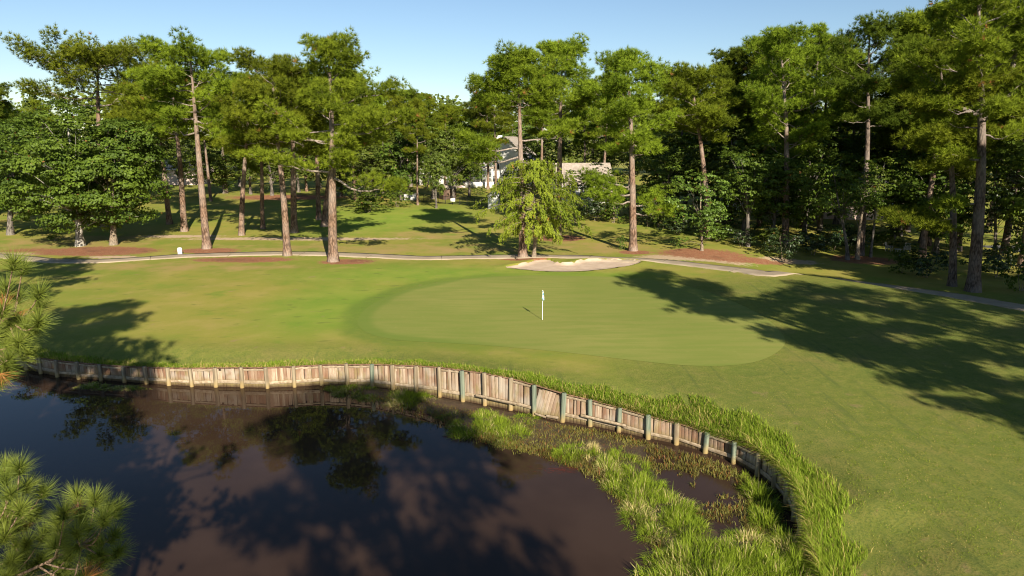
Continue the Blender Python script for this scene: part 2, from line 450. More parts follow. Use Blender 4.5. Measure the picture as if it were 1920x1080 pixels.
M['shingle_grey'] = simple('shingle_grey', (0.20, 0.19, 0.19), (0.29, 0.275, 0.27), 2.0, 0.9, 0.4, 0.15)
M['brick_red'] = simple('brick_red', (0.30, 0.12, 0.08), (0.38, 0.17, 0.11), 5.0, 0.9)
M['glass'] = simple('window_glass', (0.03, 0.035, 0.045), (0.05, 0.055, 0.065), 1.0, 0.08, 0, 0.6)
M['shed_brown'] = simple('shed_brown', (0.075, 0.045, 0.032), (0.105, 0.064, 0.045), 2.0, 0.85)
M['iron'] = simple('black_iron', (0.018, 0.018, 0.02), (0.028, 0.028, 0.03), 3.0, 0.5)
M['fence_green'] = simple('dark_green_fence', (0.022, 0.032, 0.028), (0.035, 0.05, 0.042), 3.0, 0.6)
M['dark_wood'] = simple('dark_wood', (0.10, 0.065, 0.04), (0.15, 0.10, 0.07), 3.0, 0.8)
M['chair_pale'] = simple('chair_pale', (0.45, 0.40, 0.33), (0.55, 0.50, 0.42), 3.0, 0.7)
M['asphalt'] = simple('asphalt', (0.09, 0.09, 0.095), (0.13, 0.13, 0.135), 1.5, 0.9, 0.3)
M['hole'] = simple('hole_shade', (0.03, 0.025, 0.02), (0.04, 0.03, 0.025), 3.0, 0.9)
def flag_mat():
    m, nt, b, o = mat_new('flag_cloth'); t = NT(nt)
    n = t.noise(t.objc(), 6.0, 2.0)
    c = t.mix(t.mr(n, 0.50, 0.58), (0.80, 0.80, 0.78), (0.10, 0.30, 0.42))
    t.link(c, b.inputs['Base Color']); b.inputs['Roughness'].default_value = 0.7
    return m
M['flag'] = flag_mat()

# ------------------------------------------------------------------ the lie of the land
# retaining wall: photograph pixels of every post (x, top y, foot y); feet stand at the water line
POSTS = [(-24, 646, 672), (4, 652, 680), (30, 658, 686), (55, 663, 692), (82, 670, 699), (112, 673, 705), (152, 678, 709), (194, 682, 712), (237, 685, 715), (279, 687, 718), (320, 688, 721), (363, 688, 723), (407, 688, 724), (456, 687, 725), (504, 687, 726), (553, 685, 724), (605, 683, 721), (654, 681, 722), (700, 682.5, 724), (740, 682, 729), (783, 684, 735), (827.5, 686, 742.5), (871, 692.5, 751), (912, 697.5, 758), (960, 707.5, 767), (1005, 719, 777), (1056, 736, 789), (1109, 747.5, 797), (1162, 763, 808), (1217.5, 777, 821), (1270.5, 792, 831), (1324, 809, 847), (1379, 826.6, 867), (1426, 850, 891), (1457, 875, 916), (1481, 904, 945), (1497, 933, 978), (1507, 965, 1012)]
WATER_Z = -1.5
post_xy = []; post_top = []
for (px, yt, yb) in POSTS:
    p = at_z(px, yb, WATER_Z)
    l, dr = ray(px, yt)
    post_xy.append(p); post_top.append(CAM_H - p[1] * dr)
post_xy = np.array(post_xy); post_top = np.array(post_top)
# smooth the tops a little
pt = post_top.copy(); pt[1:-1] = 0.25 * post_top[:-2] + 0.5 * post_top[1:-1] + 0.25 * post_top[2:]; post_top = pt
# pond outline: out-of-frame wall on the left, the wall, then the near bank under the camera
left_ext = [(-75.0, 42.0, -0.3), (-52.0, 38.5, -0.2), (-40.0, 41.0, -0.2)]
near_bank = [(9.75, 19.9, -1.15), (9.5, 18.4, -1.4), (9.6, 16.8, -1.55), (9.2, 14.4, -1.65), (6.0, 13.2, -1.65), (0.0, 12.4, -1.65), (-8.0, 12.2, -1.65), (-20.0, 12.0, -1.65), (-40.0, 13.0, -1.65), (-75.0, 18.0, -1.65)]
OUT = [np.array(q[:2]) for q in left_ext] + list(post_xy) + [np.array(q[:2]) for q in near_bank]
OUTZ = np.array([q[2] for q in left_ext] + list(post_top - 0.10) + [q[2] for q in near_bank])
OUT = np.array(OUT)
OA, OB = OUT, np.roll(OUT, -1, axis=0)
N_WALL = len(left_ext) + len(POSTS)

RIDGE = np.array([(13.0, 71.0), (18.5, 64.0), (26.0, 56.0), (31.0, 48.5), (34.5, 41.0), (38.0, 32.0), (42.0, 20.0), (46.0, 0.0)])
RIDGE_H = np.array([0.0, 0.25, 0.55, 0.72, 0.85, 0.9, 0.8, 0.7])

BUNKER_PX = [(948, 503), (985, 496), (1005, 490), (1030, 490), (1045, 496), (1072, 497), (1095, 491), (1140, 491), (1185, 493), (1201, 497), (1190, 502), (1150, 507), (1090, 511), (1030, 511), (985, 508)]
BUNKER = catmull(np.array([at_z(x, y, -0.1) for x, y in BUNKER_PX]), 5)

def base_z(P):
    x, y = P[:, 0], P[:, 1]
    z = 1.5 * sstep(76, 118, y) * (1 - sstep(20, 45, x))
    z = z + 1.0 * sstep(110, 170, y)
    z = z + 0.10 * vnoise(x, y, 11, 3) * sstep(58, 75, y) + 0.05 * vnoise(x, y, 6, 5)
    d, i, t, s = seg_dist(P, RIDGE[:-1], RIDGE[1:])
    h = RIDGE_H[i] * (1 - t) + RIDGE_H[i + 1] * t
    near = h * np.exp(-(d / 11.0) ** 2)
    low = -0.95 * sstep(0, 0.4, h)
    far = h + (low - h) * sstep(0.0, 8.0, d)
    z = z + np.where(s > 0, far, near) * (1 - sstep(95, 150, y))
    return z

def land_z(P):
    P = np.atleast_2d(np.asarray(P, float))
    z = base_z(P)
    d, i, t, s = seg_dist(P, OA, OB)
    ez = OUTZ[i] * (1 - t) + OUTZ[(i + 1) % len(OUTZ)] * t
    wall = (i < N_WALL - 1)
    W = np.where(wall, 2.6, 5.0)
    k = np.clip(d / W, 0, 1); k = k * k * (3 - 2 * k)
    z = ez * (1 - k) + z * k
    # bunker hollow
    m = (np.abs(P[:, 0] - 5) < 14) & (np.abs(P[:, 1] - 64) < 9)
    if m.any():
        q = P[m]; bd, _, _, _ = seg_dist(q, BUNKER, np.roll(BUNKER, -1, axis=0)); ins = inside(q, BUNKER)
        zz = z[m]
        far_ = sstep(62.0, 65.5, q[:, 1]); dep = 0.13; wid = 1.9 - 1.35 * far_
        zz = zz - np.where(ins, dep * sstep(0.0, 1.0, bd / wid), 0) + np.where(~ins, 0.16 * np.exp(-(bd / 1.2) ** 2) * sstep(62, 66, q[:, 1]), 0)
        z[m] = zz
    return z

def lz(x, y): return float(land_z([[x, y]])[0])
def ground(px, py, it=8):
    z = 0.0
    for _ in range(it):
        p = at_z(px, py, z); z = 0.5 * z + 0.5 * lz(*p)
    return np.array([p[0], p[1], lz(*p)])

def cdt(points, edges=()):
    vo, ed, fa, a, b_, c = delaunay_2d_cdt([Vector((float(p[0]), float(p[1]))) for p in points], [tuple(map(int, e)) for e in edges], [], 0, 1e-5)
    V = np.array([(v.x, v.y) for v in vo]); F = np.array(fa, dtype=np.int64)
    return V, F

def grid(x0, x1, y0, y1, s, jit=0.15, rng=np.random.default_rng(5)):
    g = np.stack(np.meshgrid(np.arange(x0, x1 + 1e-6, s), np.arange(y0, y1 + 1e-6, s)), -1).reshape(-1, 2)
    return g + rng.uniform(-jit, jit, g.shape) * s

def sheet(name, poly, spacing, dz, mat, kind='structure', edge_w=None, zfun=None):
    """a surface inside an outline that follows the land"""
    lo, hi = poly.min(0), poly.max(0)
    g = grid(lo[0], hi[0], lo[1], hi[1], spacing)
    d, _, _, _ = seg_dist(g, poly, np.roll(poly, -1, axis=0))
    g = g[inside(g, poly) & (d > spacing * 0.45)]
    n = len(poly)
    V, F = cdt(np.concatenate([poly, g]), [(i, (i + 1) % n) for i in range(n)])
    c = V[F].mean(1); F = F[inside(c, poly)]
    z = (zfun(V) if zfun else land_z(V)) + dz
    at = {}
    if edge_w:
        d, _, _, _ = seg_dist(V, poly, np.roll(poly, -1, axis=0)); at['edge'] = (1 - sstep(0, edge_w, d + 0.3 * vnoise(V[:, 0], V[:, 1], 2.0, 8))) * (0.45 + 0.45 * (1 - sstep(-9, 4, V[:, 0])))
    me = mesh_np(name, np.column_stack([V, z]), [F], [mat], at, smooth=True)
    return tag(obj(name, me), kind=kind)

# cart path centre lines (photograph pixels on the ground)
PATH1 = [(-120, 466), (-40, 476), (20, 482), (90, 488.5), (180, 490), (270, 485), (360, 479.5), (480, 476), (600, 476), (700, 480), (790, 484), (880, 482.5), (980, 481.5), (1080, 482), (1170, 485), (1250, 491), (1330, 500), (1400, 508), (1450, 514)]
path1 = np.array([ground(x, y)[:2] for x, y in PATH1])
path1 = np.concatenate([path1, [(28.5, 63.4), (32.5, 60.7), (35.3, 58.4), (37.6, 55.9), (39.6, 52.8), (42.5, 48.0), (47.0, 38.0), (52.0, 28.0)]])
path1 = catmull(path1, 5, closed=False)

def ell(px, py, rx, ry):
    """elliptical patch on the ground given in photograph pixels -> (cx, cy, ax, ay)"""
    c = ground(px, py); a = ground(px + rx, py); b1 = ground(px, py - ry); b2 = ground(px, py + ry)
    return (c[0], c[1], abs(a[0] - c[0]), abs(b1[1] - b2[1]) / 2)
def patch(P, e, soft=0.5):
    r = np.sqrt(((P[:, 0] - e[0]) / e[2]) ** 2 + ((P[:, 1] - e[1]) / e[3]) ** 2)
    return 1 - sstep(1 - soft, 1 + soft, r)

GREEN_PX = [(672, 597), (684, 622), (750, 638), (900, 647), (1050, 660), (1180, 675), (1300, 686), (1400, 682), (1458, 660), (1470, 632), (1425, 590), (1340, 552), (1240, 527), (1100, 518), (960, 517), (850, 525), (765, 543), (702, 568)]
GREEN = catmull(np.array([ground(x, y)[:2] for x, y in GREEN_PX]), 6)

# ------------------------------------------------------------------ ground sheet
rng = np.random.default_rng(11)
pts = [grid(-50, 50, 13, 86, 0.65), grid(-130, 130, -45, 190, 2.4)]
g = pts[1]; pts[1] = g[~((g[:, 0] > -50.8) & (g[:, 0] < 50.8) & (g[:, 1] > 12.2) & (g[:, 1] < 86.8))]
g = grid(-1500, 1500, -600, 2600, 60.0); pts.append(g[~((np.abs(g[:, 0]) < 135) & (g[:, 1] > -50) & (g[:, 1] < 195))])
pts.append(grid(BUNKER[:, 0].min() - 1.5, BUNKER[:, 0].max() + 1.5, BUNKER[:, 1].min() - 1.5, BUNKER[:, 1].max() + 1.5, 0.22))
pts.append(BUNKER)
pts = np.concatenate(pts)
pd, _, _, _ = seg_dist(pts, OA, OB)
pts = pts[(~inside(pts, OUT)) & (pd > 0.3)]
# densify the shoreline
shore = []
for i in range(len(OUT)):
    a, b_ = OA[i], OB[i]; k = max(1, int(np.linalg.norm(b_ - a) / 0.6))
    for j in range(k): shore.append(a + (b_ - a) * j / k)
shore = np.array(shore)
ns = len(shore)
V, F = cdt(np.concatenate([shore, pts]), [(i, (i + 1) % ns) for i in range(ns)])
F = F[~inside(V[F].mean(1), OUT)]
Z = land_z(V)
bd_, _, _, _ = seg_dist(V, BUNKER, np.roll(BUNKER, -1, axis=0))
Z = Z - np.where(inside(V, BUNKER), 0.15 * sstep(0.0, 0.22, bd_), 0)          # soil under the sand
at = {}
straw = np.zeros(len(V)); bare = np.zeros(len(V)); dry = np.zeros(len(V)); lush = np.zeros(len(V))
for e, s in ((ell(180, 471, 115, 9), .45), (ell(60, 468, 50, 4), .6), (ell(455, 487, 95, 5), .5), (ell(650, 491, 50, 5), .6), (ell(985, 484, 48, 4), .4), (ell(1050, 447, 45, 6), .5),
             (ell(1320, 477, 78, 10), .6), (ell(1405, 488, 58, 5), .6), (ell(1620, 487, 60, 8), .5), (ell(390, 470, 60, 5), .6), (ell(1190, 473, 30, 4), .5), (ell(540, 370, 110, 5), .6)):
    straw = np.maximum(straw, patch(V, e, s))
for e, s in ((ell(560, 448, 250, 3.5), .6), (ell(1300, 484, 110, 6), .6), (ell(1480, 490, 60, 6), .6), (ell(210, 482, 60, 3), .6), (ell(30, 476, 70, 5), .5), (ell(340, 443, 90, 3), .6)):
    bare = np.maximum(bare, 0.85 * patch(V, e, s))
for e, s in ((ell(700, 466, 330, 12), .6), (ell(850, 465, 250, 12), .7), (ell(1100, 465, 180, 14), .6), (ell(330, 500, 330, 10), .6), (ell(130, 455, 200, 20), .6), (ell(820, 440, 120, 10), .6)):
    dry = np.maximum(dry, 0.62 * patch(V, e, s))
pdist, _, _, _ = seg_dist(V, path1[:-1], path1[1:])
bare = np.maximum(bare, 0.50 * (1 - sstep(1.2, 2.4, pdist)))
for e, s in ((ell(640, 570, 130, 45), .7), (ell(800, 515, 230, 16), .7), (ell(690, 410, 150, 22), .7), (ell(800, 402, 90, 14), .7), (ell(1010, 518, 220, 8), .6)):
    lush = np.maximum(lush, patch(V, e, s))
gd, _, _, _ = seg_dist(V, GREEN, np.roll(GREEN, -1, axis=0)); gd = gd + 0.35 * vnoise(V[:, 0], V[:, 1], 2.3, 8)
collar = np.where(inside(V, GREEN), 1.0, 1 - sstep(0.8, 1.6, gd)) * (0.25 + 0.60 * (1 - sstep(-9, 4, V[:, 0])))
od, oi_, _, _ = seg_dist(V, OA, OB)
rough = np.maximum(1 - sstep(1.0, 4.5, od), sstep(7, 14, V[:, 0] + (48 - V[:, 1]) * 0.35) * (1 - sstep(52, 62, V[:, 1])))
rough = np.maximum(rough, 1 - sstep(13, 17, V[:, 1])) * (1 - collar)
land = obj('ground', mesh_np('ground', np.column_stack([V, Z]), [F], [M['turf']], dict(straw=straw, bare=bare, dry=dry, lush=lush, collar=collar, rough=rough), smooth=True))
tag(land, kind='structure')

# water and the muddy shelf at the foot of the wall
w = sheet('pond_water', np.array(list(OUT)), 4.0, 0.0, M['water'], zfun=lambda v: np.full(len(v), WATER_Z))
MUD_PX = [(610, 722), (640, 738), (700, 752), (760, 768), (815, 785), (850, 806), (905, 826), (960, 838), (1020, 850), (1080, 868), (1120, 892), (1155, 925), (1185, 965), (1220, 1005), (1240, 1040), (1262, 1085), (1420, 1095), (1500, 1080), (1505, 1010), (1470, 960), (1400, 1000), (1340, 985), (1290, 930), (1235, 880), (1225, 850), (1290, 852), (1290, 838), (1200, 826), (1100, 800), (1000, 778), (900, 757), (800, 738), (700, 722), (640, 718)]
MUD = catmull(np.array([at_z(x, y, WATER_Z) for x, y in MUD_PX]), 4)
def mud_z(v):
    d, _, _, _ = seg_dist(v, MUD, np.roll(MUD, -1, axis=0))
    return WATER_Z - 0.03 + 0.10 * sstep(0, 0.9, d) + 0.035 * vnoise(v[:, 0], v[:, 1], 0.7, 2)
sheet('mud_bank', MUD, 0.3, 0.0, M['mud'], zfun=mud_z)

# putting green, bunker, cart path
sheet('putting_green', GREEN, 0.6, 0.012, M['green'], edge_w=2.0)
sheet('sand_bunker', BUNKER, 0.22, 0.02, M['sand'])

def ribbon(name, line, width, dz, mat, zskirt=0.12):
    t = np.gradient(line, axis=0); t = unit(t); nrm = np.column_stack([-t[:, 1], t[:, 0]])
    offs = np.array([-1, -0.5, 0, 0.5, 1]) * width / 2
    V = []; n = len(line)
    wob = 1 + 0.06 * np.sin(np.arange(n) * 0.9) + 0.04 * np.sin(np.arange(n) * 2.3)
    for o_ in offs:
        q = line + nrm * (o_ * wob)[:, None]; V.append(np.column_stack([q, land_z(q) + dz]))
    for o_ in (-1, 1):
        q = line + nrm * (o_ * width / 2 * wob)[:, None]; V.append(np.column_stack([q, land_z(q) + dz - zskirt]))
    V = np.stack(V, 0)
    order = [5, 0, 1, 2, 3, 4, 6]; F = []
    for a, b_ in zip(order[:-1], order[1:]):
        i = np.arange(n - 1)
        F.append(np.column_stack([a * n + i, b_ * n + i, b_ * n + i + 1, a * n + i + 1]))
    me = mesh_np(name, V.reshape(-1, 3), [np.concatenate(F)[:, ::-1]], [mat])
    return tag(obj(name, me), kind='structure')
seg = np.concatenate([[0], np.cumsum(np.linalg.norm(np.diff(path1, axis=0), axis=1))])
sres = np.arange(0, seg[-1], 0.7)
path_line = np.column_stack([np.interp(sres, seg, path1[:, k]) for k in (0, 1)])
path_o = ribbon('cart_path', path_line, 2.2, 0.05, M['path'])
# contraction joints of the path as dark strips lying in the slab
for k in range(8, len(path_line) - 60, 11):
    c = path_line[k]; t = unit(path_line[k + 1] - path_line[k - 1]); a = math.atan2(t[1], t[0])
    z = lz(*c) + 0.053
    o = obj('path_joint', box_me('path_joint', (-0.03, 0.03, -1.2, 1.2, -0.02, 0.003), M['joint']), None, (c[0], c[1], z), (0, 0, a)); o.parent = path_o

# ------------------------------------------------------------------ tree building
class Wood:
    def __init__(s): s.V = []; s.F = []; s.L = []; s.n = 0
    def tube(s, pts, rad, sides=6, limb=0.0):
        pts = np.asarray(pts, float); rad = np.asarray(rad, float); k = len(pts)
        t = unit(np.gradient(pts, axis=0))
        ref = np.where(np.abs(t[:, 2:3]) > 0.9, np.array([[1.0, 0, 0]]), np.array([[0, 0, 1.0]]))
        u = unit(np.cross(t, ref)); v = np.cross(t, u)
        a = np.linspace(0, 2 * math.pi, sides, endpoint=False)
        ring = pts[:, None, :] + rad[:, None, None] * (np.cos(a)[None, :, None] * u[:, None, :] + np.sin(a)[None, :, None] * v[:, None, :])
        s.V.append(ring.reshape(-1, 3))
        i = np.arange(k - 1)[:, None] * sides; j = np.arange(sides)[None, :]; j2 = (j + 1) % sides
        f = np.stack([i + j, i + j2, i + sides + j2, i + sides + j], -1).reshape(-1, 4) + s.n
        s.F.append(f); s.n += k * sides
        s.L.append(np.full(k * sides, limb) if np.isscalar(limb) else np.repeat(limb, sides))
    def mesh(s, name, mat):
        return mesh_np(name, np.concatenate(s.V), [np.concatenate(s.F)], [mat], {'limb': np.concatenate(s.L)}, smooth=True)

def needle_tris(rng, C, D, m, L, W, spread, tint, face=None):
    n = len(C)
    d = unit(rng.normal(size=(n, m, 3)))
    v = unit(D[:, None, :] + d * spread)
    base = C[:, None, :] + v * (0.02 * L)
    tip = base + v * (L * rng.uniform(0.65, 1.1, (n, m, 1)))
    fd = rng.normal(size=(n, m, 3)) if face is None else face[:, None, :] + rng.normal(0, 0.45, (n, m, 3))
    side = unit(np.cross(v, fd)) * (W * 0.5)
    T = np.stack([base - side, base + side, tip], 2).reshape(-1, 3)
    ti = np.repeat(np.clip(np.repeat(tint, m) + rng.normal(0, 0.10, n * m), 0, 3), 3)
    return T, ti

def tri_mesh(name, parts, mat):
    V = np.concatenate([p[0] for p in parts]); ti = np.concatenate([p[1] for p in parts])
    return mesh_np(name, V, [np.arange(len(V)).reshape(-1, 3)], [mat], {'tint': ti})

def pine(name, seed, H, cb, Rc, lean=(0, 0), r0=0.32, n_limbs=22, sub=5, tufts=22, nn=15, needle=0.50, nw=0.050,
         extra=(), flat=0.52, mat='needles', bark='pine_bark', puff=1.28, dead=0.004, fork=None, top_round=3.2, low_stubs=1, gap=None):
    """a tall southern pine standing at the origin: trunk with limbs, crown of needle brushes on flattened puffs"""
    rng = np.random.default_rng(seed)
    wd = Wood()
    lean = np.array([lean[0], lean[1], 0.0])
    def trunk_at(t):
        t = np.asarray(t, float)[..., None]
        bow = np.array([math.cos(seed), math.sin(seed), 0]) * 0.012 * H
        return t * np.array([0, 0, H]) + lean * np.maximum(t, 0) ** 1.25 + bow * np.sin(t * 5.3 + seed)* t
    tt = np.linspace(0, 0.985, 20)
    rad = r0 * (1 - 0.86 * tt ** 1.25); rad[0] *= 1.45; rad[1] *= 1.05
    limbness = sstep(cb - 0.05, cb + 0.35, tt) * 0.6
    tt0 = tt.copy(); tt0[0] = -0.012
    wd.tube(trunk_at(tt0), rad, 10, limbness)
    C, D, T, FN = [], [], [], []
    def puffs(center, out, size, cnt, tint):
        off = rng.normal(size=(cnt, 3)); off = unit(off) * (rng.uniform(0.25, 1.0, (cnt, 1)) ** 0.5)
        off = off * np.array([1, 1, flat]) * size
        C.append(center + off)
        FN.append(unit(off * np.array([1, 1, 1.2]) / size + out * 0.5 + np.array([0, 0, 0.25])))
        D.append(unit(off * np.array([1, 1, 0.9]) / size * 0.9 + np.array([0, 0, 0.55]) + out * 0.35))
        tn = tint + rng.normal(0, 0.16, cnt) + 0.35 * off[:, 2] / (flat * size)*0.0
        tn = np.where(rng.random(cnt) < dead, 2.0, np.clip(tn, 0, 1)); T.append(tn)
    limbs = []
    for k in range(n_limbs):
        u = (k + rng.uniform(0.1, 0.9)) / n_limbs
        t = cb + (0.985 - cb) * u
        az = k * 2.399 + rng.normal(0, 0.45)
        r = Rc * max(0.12, (1 - u ** top_round)) ** 0.62 * (0.62 + 0.38 * min(1, u / 0.28)) * rng.uniform(0.72, 1.14)
        el = R(2 + 46 * u ** 1.2 + rng.normal(0, 13))
        if gap and gap[0] < u < gap[1]: r *= 0.45
        cap_ = (H * (1 - t) + 0.1) / max(r, 0.3) - 0.18          # limbs near the top spread out flat under the crown's dome
        el = min(el, math.asin(float(np.clip(cap_, -0.12, 0.85))))
        limbs.append((t, az, r, el, 1.0))
    limbs += list(extra)
    for lb in limbs:
        t, az, r, el = lb[:4]; thick = lb[4] if len(lb) > 4 else 1.4
        S = trunk_at(t); h = np.array([math.cos(az), math.sin(az), 0])
        s = np.linspace(0, 1, 8)
        wob = np.cumsum(rng.normal(0, 0.034 * r, (8, 3)), 0); wob -= wob[0]
        pts = S + h * (s * r * math.cos(el))[:, None] + np.array([0, 0, 1]) * (s * r * math.sin(el) + 0.16 * r * s ** 2.2 - 0.05 * r * np.sin(s * 3.1))[:, None] + wob
        rl = r0 * (0.25 - 0.12 * t) * (0.45 + 0.55 * min(1, r / 4.5))
        wd.tube(pts, rl * thick * (1 - 0.82 * s), 6, 1.0)
        tint0 = rng.uniform(0.30, 0.75)
        f0 = rng.uniform(0.12, 0.36)
        nsub = max(2, int(round(sub * min(1.5, r / (0.75 * Rc)) + rng.uniform(-0.6, 0.6))))
        for q in range(nsub):
            f = f0 + (1 - f0) * (q + rng.uniform(0.2, 0.9)) / nsub
            base = np.array([np.interp(f, s, pts[:, c]) for c in range(3)])
            sg = 1 if q % 2 else -1
            a2 = az + sg * rng.uniform(0.35, 1.15) * (1.15 - f * 0.6)
            L2 = (0.17 + 0.17 * rng.random()) * r * (1.25 - 0.6 * f) + 0.35
            e2 = rng.uniform(0.0, 0.55)
            dirv = np.array([math.cos(a2) * math.cos(e2), math.sin(a2) * math.cos(e2), math.sin(e2)])
            s2 = np.linspace(0, 1, 4)
            p2 = base + dirv * (s2 * L2)[:, None] + np.array([0, 0, 0.18 * L2]) * (s2 ** 2)[:, None] + rng.normal(0, 0.04 * L2, (4, 3)) * s2[:, None]
            wd.tube(p2, rl * 0.36 * (1 - 0.75 * s2), 4, 1.0)
            size = puff * (0.62 + 0.42 * rng.random()) * (0.75 + 0.05 * Rc)
            puffs(p2[-1] - dirv * 0.15, dirv, size, tufts, tint0 + rng.normal(0, 0.12))
            if rng.random() < 0.8:
                puffs(p2[1] + np.array([0, 0, 0.15]), dirv, size * 0.75, int(tufts * 0.6), tint0 + rng.normal(0, 0.12))
        puffs(pts[-1], h, puff * 0.75, tufts, tint0)
    # leader
    puffs(trunk_at(0.965), np.array([0, 0, 1.0]), puff * 0.9, int(tufts * 1.3), 0.6)
    # dead stubs below the crown
    for k in range(low_stubs):
        t = rng.uniform(cb * 0.62, cb); az = rng.uniform(0, 6.28); L = rng.uniform(0.4, 1.3)
        S = trunk_at(t); h = np.array([math.cos(az), math.sin(az), rng.uniform(-0.25, 0.35)]); s = np.linspace(0, 1, 5)
        wd.tube(S + h * (s * L)[:, None] + rng.normal(0, 0.07, (5, 3)) * s[:, None], 0.030 * (1 - 0.7 * s), 4, 0.5)
    C = np.concatenate(C); D = np.concatenate(D); T = np.concatenate(T)
    tri = needle_tris(rng, C, D, nn, needle, nw, 0.95, T, np.concatenate(FN))
    return wd.mesh(name + '_wood', M[bark]), tri_mesh(name + '_crown', [tri], M[mat])

def leaf_quads(rng, C, N, w, l, tint):
    """diamond leaves: centre, facing direction"""
    n = len(C)
    a = unit(np.cross(N, rng.normal(size=(n, 3)))); b_ = np.cross(N, a)
    sc_ = rng.uniform(0.7, 1.25, (n, 1))
    a = a * l * 0.5 * sc_; b_ = b_ * w * 0.5 * sc_
    fold = N * (0.12 * l)
    V = np.stack([C - a, C + b_ + fold, C + a, C - b_ + fold], 1).reshape(-1, 3)
    return V, np.repeat(tint, 4)
def quad_mesh(name, parts, mat):
    V = np.concatenate([p[0] for p in parts]); ti = np.concatenate([p[1] for p in parts])
    return mesh_np(name, V, [np.arange(len(V)).reshape(-1, 4)], [mat], {'tint': ti})

def broadleaf(name, seed, H, cb, Rx, n_clumps, leaves=95, leaf=0.26, clump=1.15, r0=0.30, mat='broad_leaves', bark='oak_bark', lean=(0, 0),
              droop=0.0, Ry=None, fill=0.55, stems=1, flat=0.62, dead=0.004):
    """a broadleaved tree or (with cb near 0) a shrub"""
    rng = np.random.default_rng(seed)
    wd = Wood(); Ry = Ry or Rx
    lean = np.array([lean[0], lean[1], 0.0])
    zc0, zc1 = H * cb, H
    cz = 0.5 * (zc0 + zc1); rz = 0.5 * (zc1 - zc0)
    tr = lambda t: t[:, None] * np.array([0, 0, H * 0.86]) + lean * (t ** 1.3)[:, None] + np.column_stack([0.02 * H * np.sin(t * 6 + seed) * t, 0.02 * H * np.cos(t * 5 + seed) * t, 0 * t])
    for st in range(stems):
        t = np.linspace(0, 1, 12); rad = r0 * (1 - 0.85 * t); rad[0] *= 1.5
        p = tr(t)
        p[0, 2] -= 0.12
        if stems > 1:
            a = 6.28 * st / stems + seed; p = p * np.array([1, 1, 0.9]) + np.array([math.cos(a), math.sin(a), 0]) * (0.15 + t[:, None] * Rx * 0.4)
        wd.tube(p, rad / math.sqrt(stems), 9, 0.0)
    # clump centres over a lobed ellipsoid, mostly near its skin
    C, N, T = [], [], []
    k = 0
    lob = rng.uniform(-0.16, 0.16, (5, 2))
    while k < n_clumps:
        d = unit(rng.normal(size=3))
        rr = (1.0 if rng.random() > fill else rng.uniform(0.35, 0.95)) * rng.uniform(0.86, 1.06)
        az = math.atan2(d[1], d[0])
        rr *= 1 + sum(l[0] * math.cos((i + 2) * az + l[1] * 20) * 0.6 for i, l in enumerate(lob)) + 0.10 * math.sin(d[2] * 5 + az * 3 + seed)
        fac = 0.80 + 0.20 * (1 - abs(d[2]))
        c = np.array([d[0] * Rx * rr, d[1] * Ry * rr, cz + d[2] * rz * rr * fac]) + lean * max(0.0, (cz + d[2] * rz) / H) ** 1.3
        if c[2] < zc0 * 0.9 + 0.15: c[2] = zc0 * 0.9 + 0.15 + rng.uniform(0, 0.3)
        # branch to the clump
        if rng.random() < 0.3:
            tb = np.clip((c[2] / H) * rng.uniform(0.45, 0.8), 0.08, 0.9)
            S = tr(np.array([tb]))[0]; s = np.linspace(0, 1, 6)
            pts = S + (c - S) * s[:, None] + np.array([0, 0, 0.10 * np.linalg.norm(c - S)]) * np.sin(s * 3.14)[:, None] + rng.normal(0, 0.10, (6, 3)) * (s * (1 - s) * 4)[:, None]
            wd.tube(pts, r0 * 0.17 * (1 - 0.85 * s), 5, 0.8)
        size = clump * rng.uniform(0.65, 1.25)
        m = int(leaves * size ** 1.6 * rng.uniform(0.85, 1.15))
        # sprays: leaves gathered in small flat sprays on the clump
        ns_ = max(3, m // 9)
        od = unit(rng.normal(size=(ns_, 3)) + d * 0.55 + np.array([0, 0, 0.55]))
        oc = od * np.array([1, 1, flat]) * size * rng.uniform(0.55, 1.0, (ns_, 1))
        which = rng.integers(0, ns_, m)
        off = oc[which] + rng.normal(0, 0.17 * size, (m, 3)) * np.array([1, 1, 0.30])
        off[:, 2] -= droop * (off[:, 0] ** 2 + off[:, 1] ** 2) / size
        C.append(c + off)
        N.append(unit(od[which] * 0.8 + d * 0.35 + np.array([0, 0, 0.30]) + rng.normal(0, 0.42, (m, 3))))
        t0 = rng.uniform(0.2, 0.8) + rng.normal(0, 0.14, ns_)
        tn = np.clip(t0[which] + rng.normal(0, 0.10, m), 0, 1)
        T.append(np.where(rng.random(m) < dead, 2.0, tn)); k += 1
    C = np.concatenate(C); N = np.concatenate(N); T = np.concatenate(T)
    return wd.mesh(name + '_wood', M[bark]), quad_mesh(name + '_crown', [leaf_quads(rng, C, N, leaf * 0.62, leaf, T)], M[mat])

